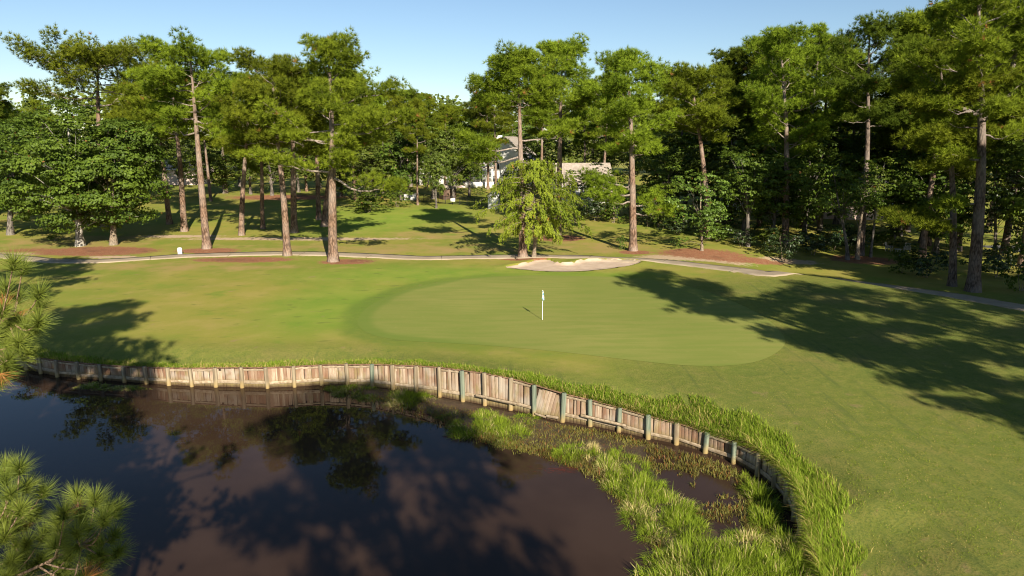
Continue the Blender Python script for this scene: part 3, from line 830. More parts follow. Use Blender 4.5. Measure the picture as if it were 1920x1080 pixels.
def cypress(name, seed, H, Rc):
    """broad feathery conifer: arching branches hung with short drooping sprays"""
    rng = np.random.default_rng(seed); wd = Wood()
    t = np.linspace(0, 1, 14); rad = 0.20 * (1 - 0.85 * t); rad[0] *= 1.6
    p = np.column_stack([0.12 * np.sin(t * 5), 0.1 * np.cos(t * 4) - 0.1, t * H * 0.97]); p[0, 2] = -0.1; wd.tube(p, rad, 8, 0.0)
    Cs, As, Ns, Ts = [], [], [], []
    nb = 96
    for k in range(nb):
        u = (k + rng.random()) / nb
        z0 = H * (0.24 + 0.70 * u); az = k * 2.399 + rng.normal(0, 0.35)
        prof = math.sin(math.pi * (0.20 + 0.74 * u)) ** 0.75
        r = Rc * prof * rng.uniform(0.55, 1.15) * (1 + 0.16 * math.sin(az * 2 + 0.6) + 0.10 * math.sin(az * 3 + u * 9))
        s = np.linspace(0, 1, 8); h = np.array([math.cos(az), math.sin(az), 0])
        rise = 0.55 - 0.25 * (1 - u)
        pts = np.array([0, 0, z0]) + h * (s * r)[:, None] + np.array([0, 0, 1]) * (rise * r * s - 0.50 * r * s ** 2.4)[:, None] + np.cumsum(rng.normal(0, 0.03, (8, 3)), 0)
        wd.tube(pts, 0.042 * (1 - 0.8 * s), 4, 0.5)
        nst = int(8 + 19 * r / Rc); tb = rng.uniform(0.25, 0.85)
        for q in range(nst):
            f = rng.uniform(0.25, 1.0) ** 0.8
            b0 = np.array([np.interp(f, s, pts[:, c]) for c in range(3)]) + rng.normal(0, 0.20, 3) * np.array([1, 1, 0.6])
            L = rng.uniform(0.25, 0.68) * (1.15 if u < 0.35 else 0.9); m = int(9 + L * 16)
            z = np.linspace(0, 1, m); out = unit(h + rng.normal(0, 0.5, 3) * np.array([1, 1, 0.2]))
            c = b0 + out * (0.75 * L * z * (1.4 - z))[:, None] + np.array([0, 0, -1.0]) * (L * z ** 1.5)[:, None] + rng.normal(0, 0.06, (m, 3))
            Cs.append(c); As.append(unit(out * (1.0 - z)[:, None] * 0.9 + np.array([0, 0, -1.0]) * (0.35 + z)[:, None] + rng.normal(0, 0.35, (m, 3))))
            Ns.append(unit(h * 0.9 + np.array([0, 0, 0.45]) + rng.normal(0, 0.45, (m, 3))))
            Ts.append(np.clip(tb + rng.normal(0, 0.14) + rng.normal(0, 0.10, m), 0, 1) + (2.0 if rng.random() < 0.012 else 0))
    C = np.concatenate(Cs); N = np.concatenate(Ns); T = np.concatenate(Ts); A = np.concatenate(As); n = len(C)
    b_ = unit(np.cross(N, A)) * 0.040; A = A * 0.135 * rng.uniform(0.7, 1.3, (n, 1))
    V = np.stack([C - A, C + b_, C + A, C - b_], 1).reshape(-1, 3)
    return wd.mesh(name + '_wood', M['young_bark']), quad_mesh(name + '_crown', [(V, np.repeat(T, 4))], M['cypress_leaves'])

def plant(name, meshes, loc, label, cat='tree', group=None, rz=0.0, scale=(1, 1, 1), parts=('trunk', 'crown')):
    e = empty(name, loc, rz, scale); tag(e, label, cat, group)
    obj(parts[0], meshes[0], e); obj(parts[1], meshes[1], e)
    return e

def place(px, py, topx, topy, dist=None):
    """base point, height and lean of a tree seen with its foot at (px,py) and its top at (topx,topy)"""
    if dist is None: g = ground(px, py)
    else:
        l, dr = ray(px, py); g = np.array([l * dist, dist, 0.0])
        g[0] = (px - 960) / FPX * (dist * math.cos(PITCH) + 10 * math.sin(PITCH)); g[2] = lz(g[0], g[1])
    _, dr = ray(topx, topy); ztop = CAM_H - g[1] * dr
    dc = g[1] * math.cos(PITCH) + (CAM_H - ztop) * math.sin(PITCH)
    xt = (topx - 960) / FPX * dc
    return g, ztop - g[2], xt - g[0], g[1] / FPX

# ---- the pines one can pick out: foot pixel, top pixel, crown base pixel row, crown half width in pixels
HERO = [
    # name/label, foot(x,y), top(x,y), crown base y, half width px, options
    ('leaning tall pine with a clean trunk beside the white post', (388, 466), (352, 72), 235, 88, dict(seed=2, r0=0.42, n_limbs=26, extra=((0.60, 2.7, 5.2, 0.05), (0.66, 0.2, 4.6, 0.1)))),
    ('pine with pale straight trunk beyond the path, left of the tallest pine', (539, 479), (508, 96), 285, 92, dict(seed=7, r0=0.38, n_limbs=26, extra=((0.56, 3.0, 5.0, 0.0), (0.70, 3.3, 4.6, 0.2)))),
    ('tallest pine of the left grove with wide bare grey limbs', (625, 490), (618, 54), 300, 104, dict(seed=12, r0=0.47, n_limbs=28, tufts=22, gap=(0.42, 0.62), extra=((0.42, 3.35, 6.4, 0.10), (0.40, -0.35, 6.0, -0.16), (0.60, 0.25, 7.6, 0.22), (0.58, 3.2, 6.6, 0.10), (0.72, 0.1, 6.0, 0.2), (0.47, 5.2, 4.4, 0.0), (0.50, 0.6, 4.8, 0.1)))),
    ('slim dark pine trunk between the leaning pine and the pale trunked pine', (453, 441), (470, 128), 285, 62, dict(seed=21, r0=0.34, n_limbs=20)),
    ('pine with forked dead white limb on its lower trunk', (493, 429), (486, 150), 290, 48, dict(seed=25, r0=0.28, n_limbs=18, extra=((0.38, 2.6, 2.8, 0.7),))),
    ('pine with shaded trunk just behind the pale trunked pine', (552, 436), (545, 115), 290, 64, dict(seed=31, r0=0.42, n_limbs=20)),
    ('slender pine just behind the tallest pine, right of its trunk gap', (598, 412), (590, 130), 270, 60, dict(seed=33, r0=0.36, n_limbs=18)),
    ('stout pine trunk half hidden by the tallest pine', (609, 424), (650, 120), 270, 72, dict(seed=35, r0=0.46, n_limbs=22)),
    ('reddish pine trunk leaning left, next to the big oak crown', (346, 434), (322, 118), 265, 66, dict(seed=41, r0=0.40, n_limbs=22)),
    ('dark pine trunk at the right edge of the big oak crown', (318, 420), (286, 150), 260, 56, dict(seed=43, r0=0.36, n_limbs=18)),
    ('broad domed pine rising behind the big oak', (196, 424), (178, 78), 175, 118, dict(seed=52, r0=0.48, n_limbs=32, tufts=22, top_round=3.0, puff=1.3, extra=((0.70, 3.3, 8.0, 0.12), (0.70, 0.0, 6.6, 0.2), (0.74, 3.8, 7.0, 0.15)))),
    ('pine rising straight out of the weeping cypress beside the bunker', (980, 482), (972, 84), 215, 74, dict(seed=61, r0=0.42, n_limbs=24, extra=((0.56, 3.3, 5.6, -0.08), (0.52, 3.0, 4.8, -0.15), (0.60, 0.2, 4.6, 0.1)))),
    ('tall narrow crowned pine behind the pine with the cypress at its foot', (1046, 440), (1056, 68), 250, 62, dict(seed=64, r0=0.42, n_limbs=26)),
    ('straight reddish pine on the lawn above the right end of the bunker', (1187, 470), (1178, 82), 290, 72, dict(seed=71, r0=0.42, n_limbs=24, extra=((0.30, 3.0, 4.4, 0.1), (0.26, 3.4, 3.8, -0.1), (0.24, 0.4, 3.2, 0.1), (0.20, -0.2, 3.0, 0.0), (0.34, 2.6, 3.8, 0.2)))),
    ('pine with curved dark trunk behind the bright green sapling', (1330, 448), (1296, 118), 260, 72, dict(seed=77, r0=0.40, n_limbs=24, mat='needles')),
    ('tall dense pine at the middle of the right woods with lit lower trunk', (1472, 456), (1470, 40), 300, 86, dict(seed=81, r0=0.42, n_limbs=28)),
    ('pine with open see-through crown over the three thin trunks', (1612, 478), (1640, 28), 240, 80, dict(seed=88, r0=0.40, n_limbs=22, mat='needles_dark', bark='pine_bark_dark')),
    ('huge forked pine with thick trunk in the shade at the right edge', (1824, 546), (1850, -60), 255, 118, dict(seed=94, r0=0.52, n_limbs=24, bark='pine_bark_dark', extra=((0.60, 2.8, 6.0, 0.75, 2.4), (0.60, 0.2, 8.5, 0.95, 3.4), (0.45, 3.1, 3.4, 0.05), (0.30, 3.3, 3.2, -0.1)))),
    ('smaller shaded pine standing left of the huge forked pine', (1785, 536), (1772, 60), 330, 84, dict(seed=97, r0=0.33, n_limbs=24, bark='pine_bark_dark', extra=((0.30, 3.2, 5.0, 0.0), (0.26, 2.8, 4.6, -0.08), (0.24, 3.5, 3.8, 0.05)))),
]
for i, (lab, foot, top, cby, hw, kw) in enumerate(HERO):
    g, H, dx, mpp = place(foot[0], foot[1], top[0], top[1])
    _, dr = ray(foot[0], cby); zcb = CAM_H - g[1] * dr - g[2]
    kw = dict(kw); seed = kw.pop('seed'); H -= 1.2          # the needles stand above the topmost wood
    ms = pine('pine', seed, H, float(np.clip(zcb / H, 0.25, 0.8)), hw * mpp, lean=(dx, 0.2), **kw)
    plant('pine_tree', ms, tuple(g), lab, 'pine tree')

# ---- shared kinds for the woods behind
PV = [pine('wood_pine', 200 + k, 22.0, cb, rc, lean=(lx, 0), r0=0.30, n_limbs=nl, sub=5, tufts=19, nn=18, needle=0.54, nw=0.056, mat=mt, bark=bk)
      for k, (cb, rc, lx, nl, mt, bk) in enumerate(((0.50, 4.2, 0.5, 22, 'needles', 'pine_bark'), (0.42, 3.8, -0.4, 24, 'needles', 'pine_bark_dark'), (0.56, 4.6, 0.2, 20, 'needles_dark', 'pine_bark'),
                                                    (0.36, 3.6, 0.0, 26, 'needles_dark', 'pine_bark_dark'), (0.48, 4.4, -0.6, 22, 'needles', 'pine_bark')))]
BV = [broadleaf('wood_tree', 300 + k, 12.0, cb, rx, nc, leaves=70, leaf=0.34, clump=1.25, mat=mt, bark='dark_bark')
      for k, (cb, rx, nc, mt) in enumerate(((0.16, 4.6, 92, 'broad_leaves'), (0.10, 4.2, 92, 'oak_leaves'), (0.22, 4.8, 92, 'broad_leaves'), (0.06, 4.0, 88, 'oak_leaves')))]
SH = [broadleaf('bush', 340 + k, 3.0, 0.02, 2.2, 34, leaves=80, leaf=0.24, clump=0.75, r0=0.07, stems=3, mat=mt, bark='young_bark') for k, mt in enumerate(('oak_leaves', 'broad_leaves', 'magnolia_leaves'))]

rnd = random.Random(8)
MARKS = [(20, 'the oak at the left edge'), (178, 'the broad domed pine'), (352, 'the leaning tall pine'), (508, 'the pale trunked pine'), (618, 'the tallest left pine'), (745, 'the big spreading shrub'), (839, 'the brown garden shed'), (926, 'the pale pump house'), (1012, 'the weeping cypress'),
         (1118, 'the tan roofed house'), (1182, 'the straight reddish pine'), (1312, 'the bright green sapling'), (1396, 'the grey trunked small oak'), (1471, 'the tall dense pine'), (1600, 'the three thin trunks'), (1772, 'the smaller shaded pine'), (1850, 'the huge forked pine')]
used_labels = {}
def near_mark(px, what):
    m = min(MARKS, key=lambda q: abs(q[0] - px)); dx = px - m[0]
    side = 'straight behind' if abs(dx) <= 12 else ('behind and left of' if dx < 0 else 'behind and right of')
    lab = f'{what} {side} {m[1]}'
    k = used_labels.get(lab, 0); used_labels[lab] = k + 1
    return f"{what} {('', 'farther ', 'farthest ', 'deep in the woods ')[min(k, 3)]}{side} {m[1]}"
def wood_pine(px, topy, dist, v, label, group, hs=1.0):
    g, H, dx, mpp = place(px, 400, px, topy, dist)
    s = (H - 1.0) / 22.0
    plant('pine_tree', PV[v], tuple(g), label, 'pine tree', group, rnd.uniform(0, 6.28), (s * hs, s * hs, s))
def wood_tree(px, topy, dist, v, label, group, ws=1.0):
    g, H, dx, mpp = place(px, 400, px, topy, dist)
    s = H / 12.0
    plant('broadleaf_tree', BV[v], tuple(g), label, 'tree', group, rnd.uniform(0, 6.28), (s * ws, s * ws, s))

G1, L1 = 'pines of the left woods', 'background pine in the woods behind the left grove'
for px, ty, d, v in ((-60, 150, 98, 0), (10, 150, 112, 2), (45, 190, 120, 4), (95, 185, 128, 1), (255, 150, 122, 1), (300, 160, 135, 0), (395, 150, 118, 4), (425, 165, 132, 1), (530, 140, 125, 2), (575, 150, 136, 0), (665, 148, 118, 4), (700, 168, 126, 1), (-30, 165, 135, 1)):
    wood_pine(px, ty, d, v, near_mark(px, 'background pine'), G1)
G2, L2 = 'pines behind the middle houses', 'background pine closing the dip in the skyline between the two groves'
for px, ty, d, v in ((725, 165, 132, 0), (765, 163, 138, 2), (800, 172, 142, 4), (835, 192, 150, 0), (862, 195, 155, 4), (895, 180, 150, 1), (915, 150, 140, 2), (930, 165, 128, 0)):
    wood_pine(px, ty, d, v, near_mark(px, 'background pine'), G2)
wood_pine(783, 178, 112, 0, 'slim pine with two reddish trunks in the fenced back garden', None, 0.8)
G3, L3 = 'pines of the right woods', 'background pine packed into the dark right woods'
for px, ty, d, v in ((1015, 130, 128, 4), (1095, 150, 132, 1), (1130, 130, 120, 0), (1240, 130, 118, 4), (1270, 135, 108, 1), (1345, 110, 104, 3), (1370, 88, 98, 2), (1400, 66, 96, 0), (1425, 55, 92, 3), (1505, 48, 94, 1), (1530, 75, 100, 2),
                      (1560, 175, 118, 3), (1585, 110, 104, 3), (1680, 40, 90, 1), (1705, 60, 96, 3), (1745, 50, 84, 2), (1735, -10, 76, 0), (1800, -60, 80, 3), (1890, -40, 78, 1), (1925, -60, 70, 4), (1960, -40, 84, 3), (1660, 160, 112, 3), (1860, 100, 104, 1), (1940, 90, 98, 2), (1440, 120, 112, 1), (1320, 160, 124, 0)):
    wood_pine(px, ty, d, v, near_mark(px, 'background pine'), G3)

# broadleaved understorey that closes the woods
G4, L4 = 'understorey trees of the left woods', 'bushy broadleaved tree in the shade behind the left grove trunks'
for px, ty, d, v in ((-40, 215, 96, 0), (30, 235, 104, 1), (110, 230, 110, 2), (260, 245, 128, 3), (375, 262, 126, 0), (420, 270, 132, 1), (470, 262, 130, 2), (510, 255, 128, 3), (560, 258, 134, 0), (640, 250, 126, 1), (690, 255, 118, 2), (340, 238, 142, 2), (600, 232, 142, 3), (450, 232, 146, 0), (720, 235, 124, 0)):
    wood_tree(px, ty, d, v, near_mark(px, 'bushy understorey tree'), G4, 1.05)
G5, L5 = 'garden trees by the middle houses', 'round dark green garden tree in front of the middle houses'
for px, ty, d, v, ws in ((752, 242, 118, 1, 0.8), (812, 225, 122, 2, 0.85), (850, 232, 120, 0, 0.85), (880, 240, 126, 3, 0.72), (818, 262, 108, 0, 0.55), (770, 205, 146, 3, 1.1), (905, 215, 160, 1, 1.2), (840, 205, 170, 2, 1.2), (960, 215, 165, 0, 1.2)):
    wood_tree(px, ty, d, v, near_mark(px, 'round dark garden tree'), G5, ws)
G6, L6 = 'understorey trees of the right woods', 'dark broadleaved tree filling the gaps of the right woods'
for px, ty, d, v in ((1020, 230, 140, 1), (1110, 215, 145, 2), (1180, 225, 140, 0), (1240, 250, 96, 1), (1262, 235, 104, 3), (1285, 225, 112, 2), (1360, 235, 92, 1), (1395, 255, 84, 3), (1450, 275, 82, 1), (1510, 250, 86, 3), (1540, 235, 92, 1), (1570, 215, 98, 0), (1690, 240, 92, 1), (1735, 225, 86, 3),
                      (1760, 270, 78, 1), (1940, 200, 84, 3), (1980, 190, 70, 1), (1320, 200, 128, 3), (1480, 215, 118, 1), (1620, 200, 122, 0), (1710, 190, 118, 3), (1890, 180, 112, 0)):
    wood_tree(px, ty, d, v, near_mark(px, 'dark broadleaved tree'), G6, 1.0)

# far ridge of woods beyond the houses: a mass nobody could count
def far_wood():
    rg = np.random.default_rng(77); Vs = []; Ts = []
    for k in range(150):
        x = -170 + 340 * (k + rg.random()) / 150; y = 185 + rg.uniform(0, 45) ; h = rg.uniform(17, 23)
        m = 300; c = np.column_stack([rg.normal(0, 2.6, m), rg.normal(0, 2.0, m), rg.uniform(0.10, 1.0, m) ** 0.8 * h])
        c[:, :2] *= (1.25 - 0.7 * c[:, 2:3] / h)
        v_, t_ = leaf_quads(rg, c + np.array([x, y, 2.3]), unit(np.column_stack([rg.normal(0, 0.5, m), rg.normal(-0.5, 0.5, m), rg.normal(0.7, 0.4, m)])), 0.9, 1.3, np.clip(rg.uniform(0.2, 0.8) + rg.normal(0, 0.15, m), 0, 1))
        Vs.append(v_); Ts.append(t_)
    return quad_mesh('far_wood', list(zip(Vs, Ts)), M['broad_leaves'])
tag(obj('far_wood', far_wood()), 'distant mass of green woodland beyond the houses', 'woodland', kind='stuff')

# ---- named broadleaved trees
def leafy(px, py, topx, topy, hw, lab, name='broadleaf_tree', cat='tree', dist=None, **kw):
    g, H, dx, mpp = place(px, py, topx, topy, dist)
    kw = dict(kw); cbp = kw.pop('cb')
    ms = broadleaf(name, kw.pop('seed'), H, cbp, hw * mpp, kw.pop('n'), lean=(dx, 0), **kw)
    return plant(name, ms, tuple(g), lab, cat)
leafy(151, 461, 130, 190, 122, 'big dark oak with a pale whitish trunk on the pine straw bed', 'oak_tree', 'oak tree', seed=401, cb=0.09, n=200, leaves=112, leaf=0.31, clump=1.5, flat=0.42, fill=0.42, r0=0.42, mat='oak_leaves', droop=0.10)
leafy(213, 459, 225, 205, 88, 'oak with a brown trunk right beside the pale trunked oak', 'oak_tree', 'oak tree', seed=404, cb=0.10, n=150, leaves=112, leaf=0.31, clump=1.45, flat=0.42, fill=0.42, r0=0.36, mat='oak_leaves', bark='young_bark', droop=0.12)
leafy(20, 440, 25, 205, 90, 'oak at the left edge of the picture reaching low over the lawn', 'oak_tree', 'oak tree', seed=407, cb=0.08, n=140, leaves=105, leaf=0.31, clump=1.45, flat=0.42, fill=0.42, r0=0.36, mat='oak_leaves', bark='dark_bark', droop=0.12)
leafy(1316, 470, 1312, 308, 52, 'bright green young broadleaved tree at the edge of the right woods', 'broadleaf_tree', 'tree', seed=411, cb=0.06, n=58, leaves=95, leaf=0.25, clump=0.95, r0=0.15, mat='bright_leaves', bark='young_bark')
leafy(1402, 462, 1395, 270, 50, 'small oak with lichen grey trunk in the shade right of the bright sapling', 'oak_tree', 'oak tree', seed=414, cb=0.36, n=62, leaves=80, leaf=0.26, clump=1.0, r0=0.26, mat='oak_leaves', bark='dark_bark')
leafy(1589, 487, 1560, 285, 58, 'leaning thin trunk, leftmost of the three at the edge of the shaded lawn', 'broadleaf_tree', 'tree', seed=417, cb=0.34, n=62, leaves=75, leaf=0.25, clump=0.95, r0=0.20, mat='broad_leaves', bark='dark_bark')
leafy(1607, 486, 1625, 290, 46, 'dark trunk, middle of the three at the edge of the shaded lawn', 'broadleaf_tree', 'tree', seed=419, cb=0.42, n=42, leaves=70, leaf=0.25, clump=0.95, r0=0.22, mat='oak_leaves', bark='young_bark')
leafy(1632, 482, 1650, 280, 44, 'slim upright trunk, rightmost of the three at the edge of the shaded lawn', 'broadleaf_tree', 'tree', seed=421, cb=0.46, n=40, leaves=70, leaf=0.25, clump=0.95, r0=0.15, mat='broad_leaves', bark='dark_bark')
leafy(1865, 480, 1870, 270, 62, 'glossy dark magnolia behind the huge forked pine', 'magnolia_tree', 'tree', seed=424, cb=0.04, n=90, leaves=80, leaf=0.30, clump=1.0, r0=0.2, mat='magnolia_leaves', bark='dark_bark')
leafy(1905, 470, 1915, 330, 26, 'pale sunlit shrub tree at the right edge beside the drive', 'broadleaf_tree', 'tree', seed=426, cb=0.2, n=26, leaves=70, leaf=0.22, clump=0.8, r0=0.1, mat='bright_leaves', bark='young_bark')
leafy(1075, 395, 1120, 300, 40, 'low bushy tree half hiding the house with the tan roof', 'broadleaf_tree', 'tree', seed=428, cb=0.3, n=36, leaves=80, leaf=0.26, clump=0.9, r0=0.14, mat='broad_leaves', bark='young_bark')
leafy(1040, 442, 1044, 350, 22, 'thin young tree on the straw bed behind the cypress', 'broadleaf_tree', 'tree', seed=429, cb=0.3, n=20, leaves=70, leaf=0.22, clump=0.7, r0=0.09, mat='broad_leaves', bark='young_bark')
leafy(1100, 402, 1095, 318, 34, 'leafy garden tree in front of the tan roofed house', 'broadleaf_tree', 'tree', seed=433, cb=0.12, n=44, leaves=85, leaf=0.26, clump=0.95, r0=0.14, mat='broad_leaves', bark='young_bark')
leafy(1150, 410, 1146, 312, 36, 'leafy garden tree between the tan roofed house and the straight reddish pine', 'broadleaf_tree', 'tree', seed=434, cb=0.10, n=46, leaves=85, leaf=0.26, clump=0.95, r0=0.14, mat='broad_leaves', bark='young_bark')
leafy(1235, 425, 1228, 330, 34, 'leafy garden tree right behind the straight reddish pine', 'broadleaf_tree', 'tree', seed=435, cb=0.10, n=44, leaves=85, leaf=0.26, clump=0.95, r0=0.14, mat='oak_leaves', bark='young_bark')
leafy(968, 384, 962, 318, 26, 'leafy tree hiding the right half of the gabled house', 'broadleaf_tree', 'tree', seed=436, cb=0.10, n=36, leaves=80, leaf=0.28, clump=0.95, r0=0.14, mat='broad_leaves', bark='young_bark')
# weeping cypress
g, H, dx, mpp = place(1001, 483, 1012, 292)
plant('cypress_tree', cypress('cypress', 431, H, 90 * mpp), tuple(g), 'yellow green weeping cypress with drooping foliage beside the bunker', 'cypress')

# ---- bushes
def bush(px, py, topy, hw, v, lab, group=None):
    g, H, dx, mpp = place(px, py, px, topy)
    plant('shrub', SH[v], tuple(g), lab, 'shrub', group, rnd.uniform(0, 6.28), (hw * mpp / 2.2, hw * mpp / 2.2, H / 3.0), ('stems', 'foliage'))
bush(690, 398, 345, 52, 0, 'big spreading dark shrub at the end of the left woods')
bush(745, 388, 350, 24, 1, 'smaller shrub between the big dark shrub and the garden fence')
bush(1468, 488, 430, 36, 2, 'glossy dark shrub at the front edge of the right woods')
bush(1440, 470, 425, 30, 0, 'rounded shrub left behind the glossy dark shrub')
bush(1525, 478, 430, 34, 2, 'dark shrub between the glossy shrub and the three thin trunks')
bush(1165, 468, 442, 9, 1, 'tiny leafy sprig at the foot of the straight reddish pine')
bush(897, 366, 350, 14, 1, 'clipped green hedge below the white porch')
bush(104, 452, 432, 14, 0, 'small dark shrub under the big oak')
for px, py, ty, hw, v in ((1735, 520, 462, 40, 2), (1690, 512, 468, 26, 0), (1870, 520, 455, 46, 2), (1915, 545, 450, 40, 0), (1600, 470, 425, 30, 2), (1660, 462, 425, 30, 0), (1560, 470, 420, 34, 2), (1345, 452, 415, 34, 0), (1270, 440, 405, 30, 2), (1390, 462, 425, 26, 2)):
    bush(px, py, ty, hw, v, near_mark(px, 'dark shaded shrub'), 'shrubs under the right woods')

for px, py, ty, hw, v in ((1078, 412, 368, 26, 0), (1118, 414, 366, 30, 2), (1150, 418, 372, 26, 0), (1215, 424, 374, 28, 2), (1245, 428, 380, 28, 0)):
    bush(px, py, ty, hw, v, near_mark(px, 'dark shrub at the dark green fence'), 'shrubs along the dark green fence')
# ---- trees beside and behind the viewpoint; the photograph shows their shadows
GS, LS = 'pines beside and behind the viewpoint', 'pine outside the picture that shades lawn, woods or pond'
for x, y, H, v, rz, wsc in ((27.6, 17.2, 24.0, 1, 0.4, 1.12), (37.0, 12.4, 21.5, 2, 1.0, 1.1), (44.0, 20.5, 23.0, 4, 2.2, 1.1), (52.0, 31.0, 24.0, 1, 0.0, 1.2), (58.0, 20.0, 24.0, 3, 1.2, 1.2), (30.5, 8.2, 17.5, 1, 3.0, 1.15),
                            (-16.2, 10.6, 22.5, 1, 0.3, 1.25), (-32.5, 31.5, 21.0, 4, 1.5, 0.95), (7.8, -11.5, 24.5, 0, 2.6, 1.05), (-8.5, -9.5, 20.5, 1, 0.9, 1.3), (-25.0, 0.0, 19.0, 3, 0.9, 1.1), (-15.0, -7.0, 20.0, 4, 2.0, 1.0), (-3.0, -15.5, 20.0, 3, 1.4, 1.1), (46.0, 39.5, 22.0, 3, 0.5, 1.2), (54.5, 45.0, 23.0, 3, 2.5, 1.2), (47.5, 30.0, 20.0, 3, 4.0, 1.1), (50.0, 52.0, 20.0, 1, 4.0, 1.1),
                            (-10.8, 5.2, 12.5, 3, 1.1, 1.7), (-13.6, 8.6, 12.0, 1, 2.1, 1.7), (-17.5, 4.5, 13.5, 3, 3.3, 1.6), (-11.5, 0.5, 13.0, 3, 5.0, 1.7)):
    s = H / 22.0
    plant('pine_tree', PV[v], (x, y, lz(x, y) - 0.05), LS, 'pine tree', GS, rz, (s * wsc, s * wsc, s))

# ------------------------------------------------------------------ timber retaining wall
wall = empty('retaining_wall', (float(post_xy[20][0]), float(post_xy[20][1]), WATER_Z))
tag(wall, 'curved weathered timber retaining wall with posts along the pond edge', 'retaining wall')
WL = Vector(wall.location)
def cyl_me(name, r, h, sides, mat, dome=0.02):
    a = np.linspace(0, 2 * math.pi, sides, endpoint=False)
    rings = [(r, 0.0), (r, h - dome), (r * 0.82, h)]
    V = np.concatenate([np.column_stack([rr * np.cos(a), rr * np.sin(a), np.full(sides, z)]) for rr, z in rings])
    F = []
    for k in range(2):
        i = np.arange(sides); j = (i + 1) % sides
        F.append(np.column_stack([k * sides + i, k * sides + j, (k + 1) * sides + j, (k + 1) * sides + i]))
    me = mesh_np(name, V, [np.concatenate(F), (2 * sides + np.arange(sides))[None, :]], [mat])
    return me
post_me = {k: cyl_me('post', 0.115, 1.0, 12, M[k], 0.015) for k in ('post_grey', 'post_green')}
unit_box = {k: mesh_np(k + '_board', box_v(-0.5, 0.5, -0.5, 0.5, 0, 1), [BOXF], [M[k]]) for k in ('plank', 'rail', 'cap')}
wr = random.Random(4)
nP = len(post_xy)
tang = unit(np.gradient(post_xy, axis=0)); pondward = np.column_stack([tang[:, 1], -tang[:, 0]])
def wall_child(name, me, p, z, rot, scale):
    o = obj(name, me, wall, (p[0] - WL.x, p[1] - WL.y, z - WL.z), rot, scale); return o
for i in range(nP):
    p = post_xy[i] + pondward[i] * 0.15
    top = post_top[i] + wr.uniform(-0.03, 0.05)
    x_px = POSTS[min(i, len(POSTS) - 1)][0]
    k = 'post_green' if 1000 < x_px < 1400 and wr.random() < 0.85 or x_px in (700, 871) else 'post_grey'
    z0 = WATER_Z - 0.5
    wall_child('post', post_me[k], p, z0, (wr.uniform(-0.03, 0.03), wr.uniform(-0.035, 0.035), wr.uniform(0, 6)), (wr.uniform(0.9, 1.08), wr.uniform(0.9, 1.08), top - z0))
LEAN_BAY = [i for i in range(nP) if POSTS[i][0] == 1005][0]
for i in range(nP - 1):
    a = post_xy[i] + pondward[i] * 0.05; b_ = post_xy[i + 1] + pondward[i + 1] * 0.05
    L = np.linalg.norm(b_ - a); t = (b_ - a) / L; n = np.array([t[1], -t[0]]); ang = math.atan2(t[1], t[0])
    npl = 8 if L > 1.35 else 7 if L > 1.1 else 6
    npl = max(4, min(npl, int(round(L / 0.16))))
    za, zb = post_top[i] - 0.05, post_top[i + 1] - 0.05
    for k in range(npl):
        f = (k + 0.5) / npl
        q = a + t * (L * f) - n * wr.uniform(-0.012, 0.012)
        zt = za + (zb - za) * f + wr.uniform(-0.035, 0.015) - (wr.uniform(0.05, 0.16) if wr.random() < 0.10 else 0); z0 = WATER_Z - 0.35
        w_ = L / npl * wr.uniform(0.93, 0.985)
        if i == LEAN_BAY:      # this bay has broken: the boards lean out at the foot
            q2 = q + n * 0.16 + t * -0.10
            o = wall_child('plank', unit_box['plank'], q2, WATER_Z + 0.02, (0.0, 0.0, ang), (w_, 0.04, zt - WATER_Z - 0.06))
            o.rotation_euler = (Matrix.Rotation(ang, 3, 'Z') @ Matrix.Rotation(0.20, 3, 'Y') @ Matrix.Rotation(-0.16, 3, 'X')).to_euler()
        else:
            wall_child('plank', unit_box['plank'], q, z0, (wr.uniform(-0.02, 0.02), wr.uniform(-0.028, 0.028), ang), (w_, 0.045, zt - z0))
    mid = (a + b_) / 2
    slope = math.atan2(zb - za, L)
    hh = min(za, zb) - WATER_Z
    zr = WATER_Z + 0.20 * hh + wr.uniform(-0.03, 0.03)
    if i == LEAN_BAY:
        wall_child('rail', unit_box['rail'], mid + n * 0.24 - t * 0.35, WATER_Z + 0.10, (0, 0.10, ang), (0.62, 0.06, 0.09))
        wall_child('rail', unit_box['rail'], mid + n * 0.25 + t * 0.33, WATER_Z + 0.16, (0, -0.06, ang), (0.66, 0.06, 0.12))
    else:
        wall_child('rail', unit_box['rail'], mid + n * 0.055, zr, (0, -slope * 0.6 + wr.uniform(-0.03, 0.03), ang), (L - 0.20, 0.055, wr.uniform(0.13, 0.19)))
    wall_child('cap_board', unit_box['cap'], mid - n * 0.02, (za + zb) / 2 - 0.03, (0, -slope, ang), (L + 0.02, 0.15, 0.05))
    if wr.random() < 0.55 and i != LEAN_BAY:
        wall_child('top_rail', unit_box['rail'], mid + n * 0.045, (za + zb) / 2 - 0.16, (0, -slope, ang), (L - 0.22, 0.035, 0.10))
def loose_rail(p0, p1, off):
    """a long rail that has come away and hangs across two posts"""
    q0 = at_z(p0[0], p0[1], WATER_Z + 0.45); q1 = at_z(p1[0], p1[1], WATER_Z + 0.42)
    d0, i0, _, _ = seg_dist(np.array([q0, q1]), post_xy[:-1], post_xy[1:])
    L = np.linalg.norm(q1 - q0); ang = math.atan2(*(q1 - q0)[::-1]); m = (q0 + q1) / 2
    return m, L, ang
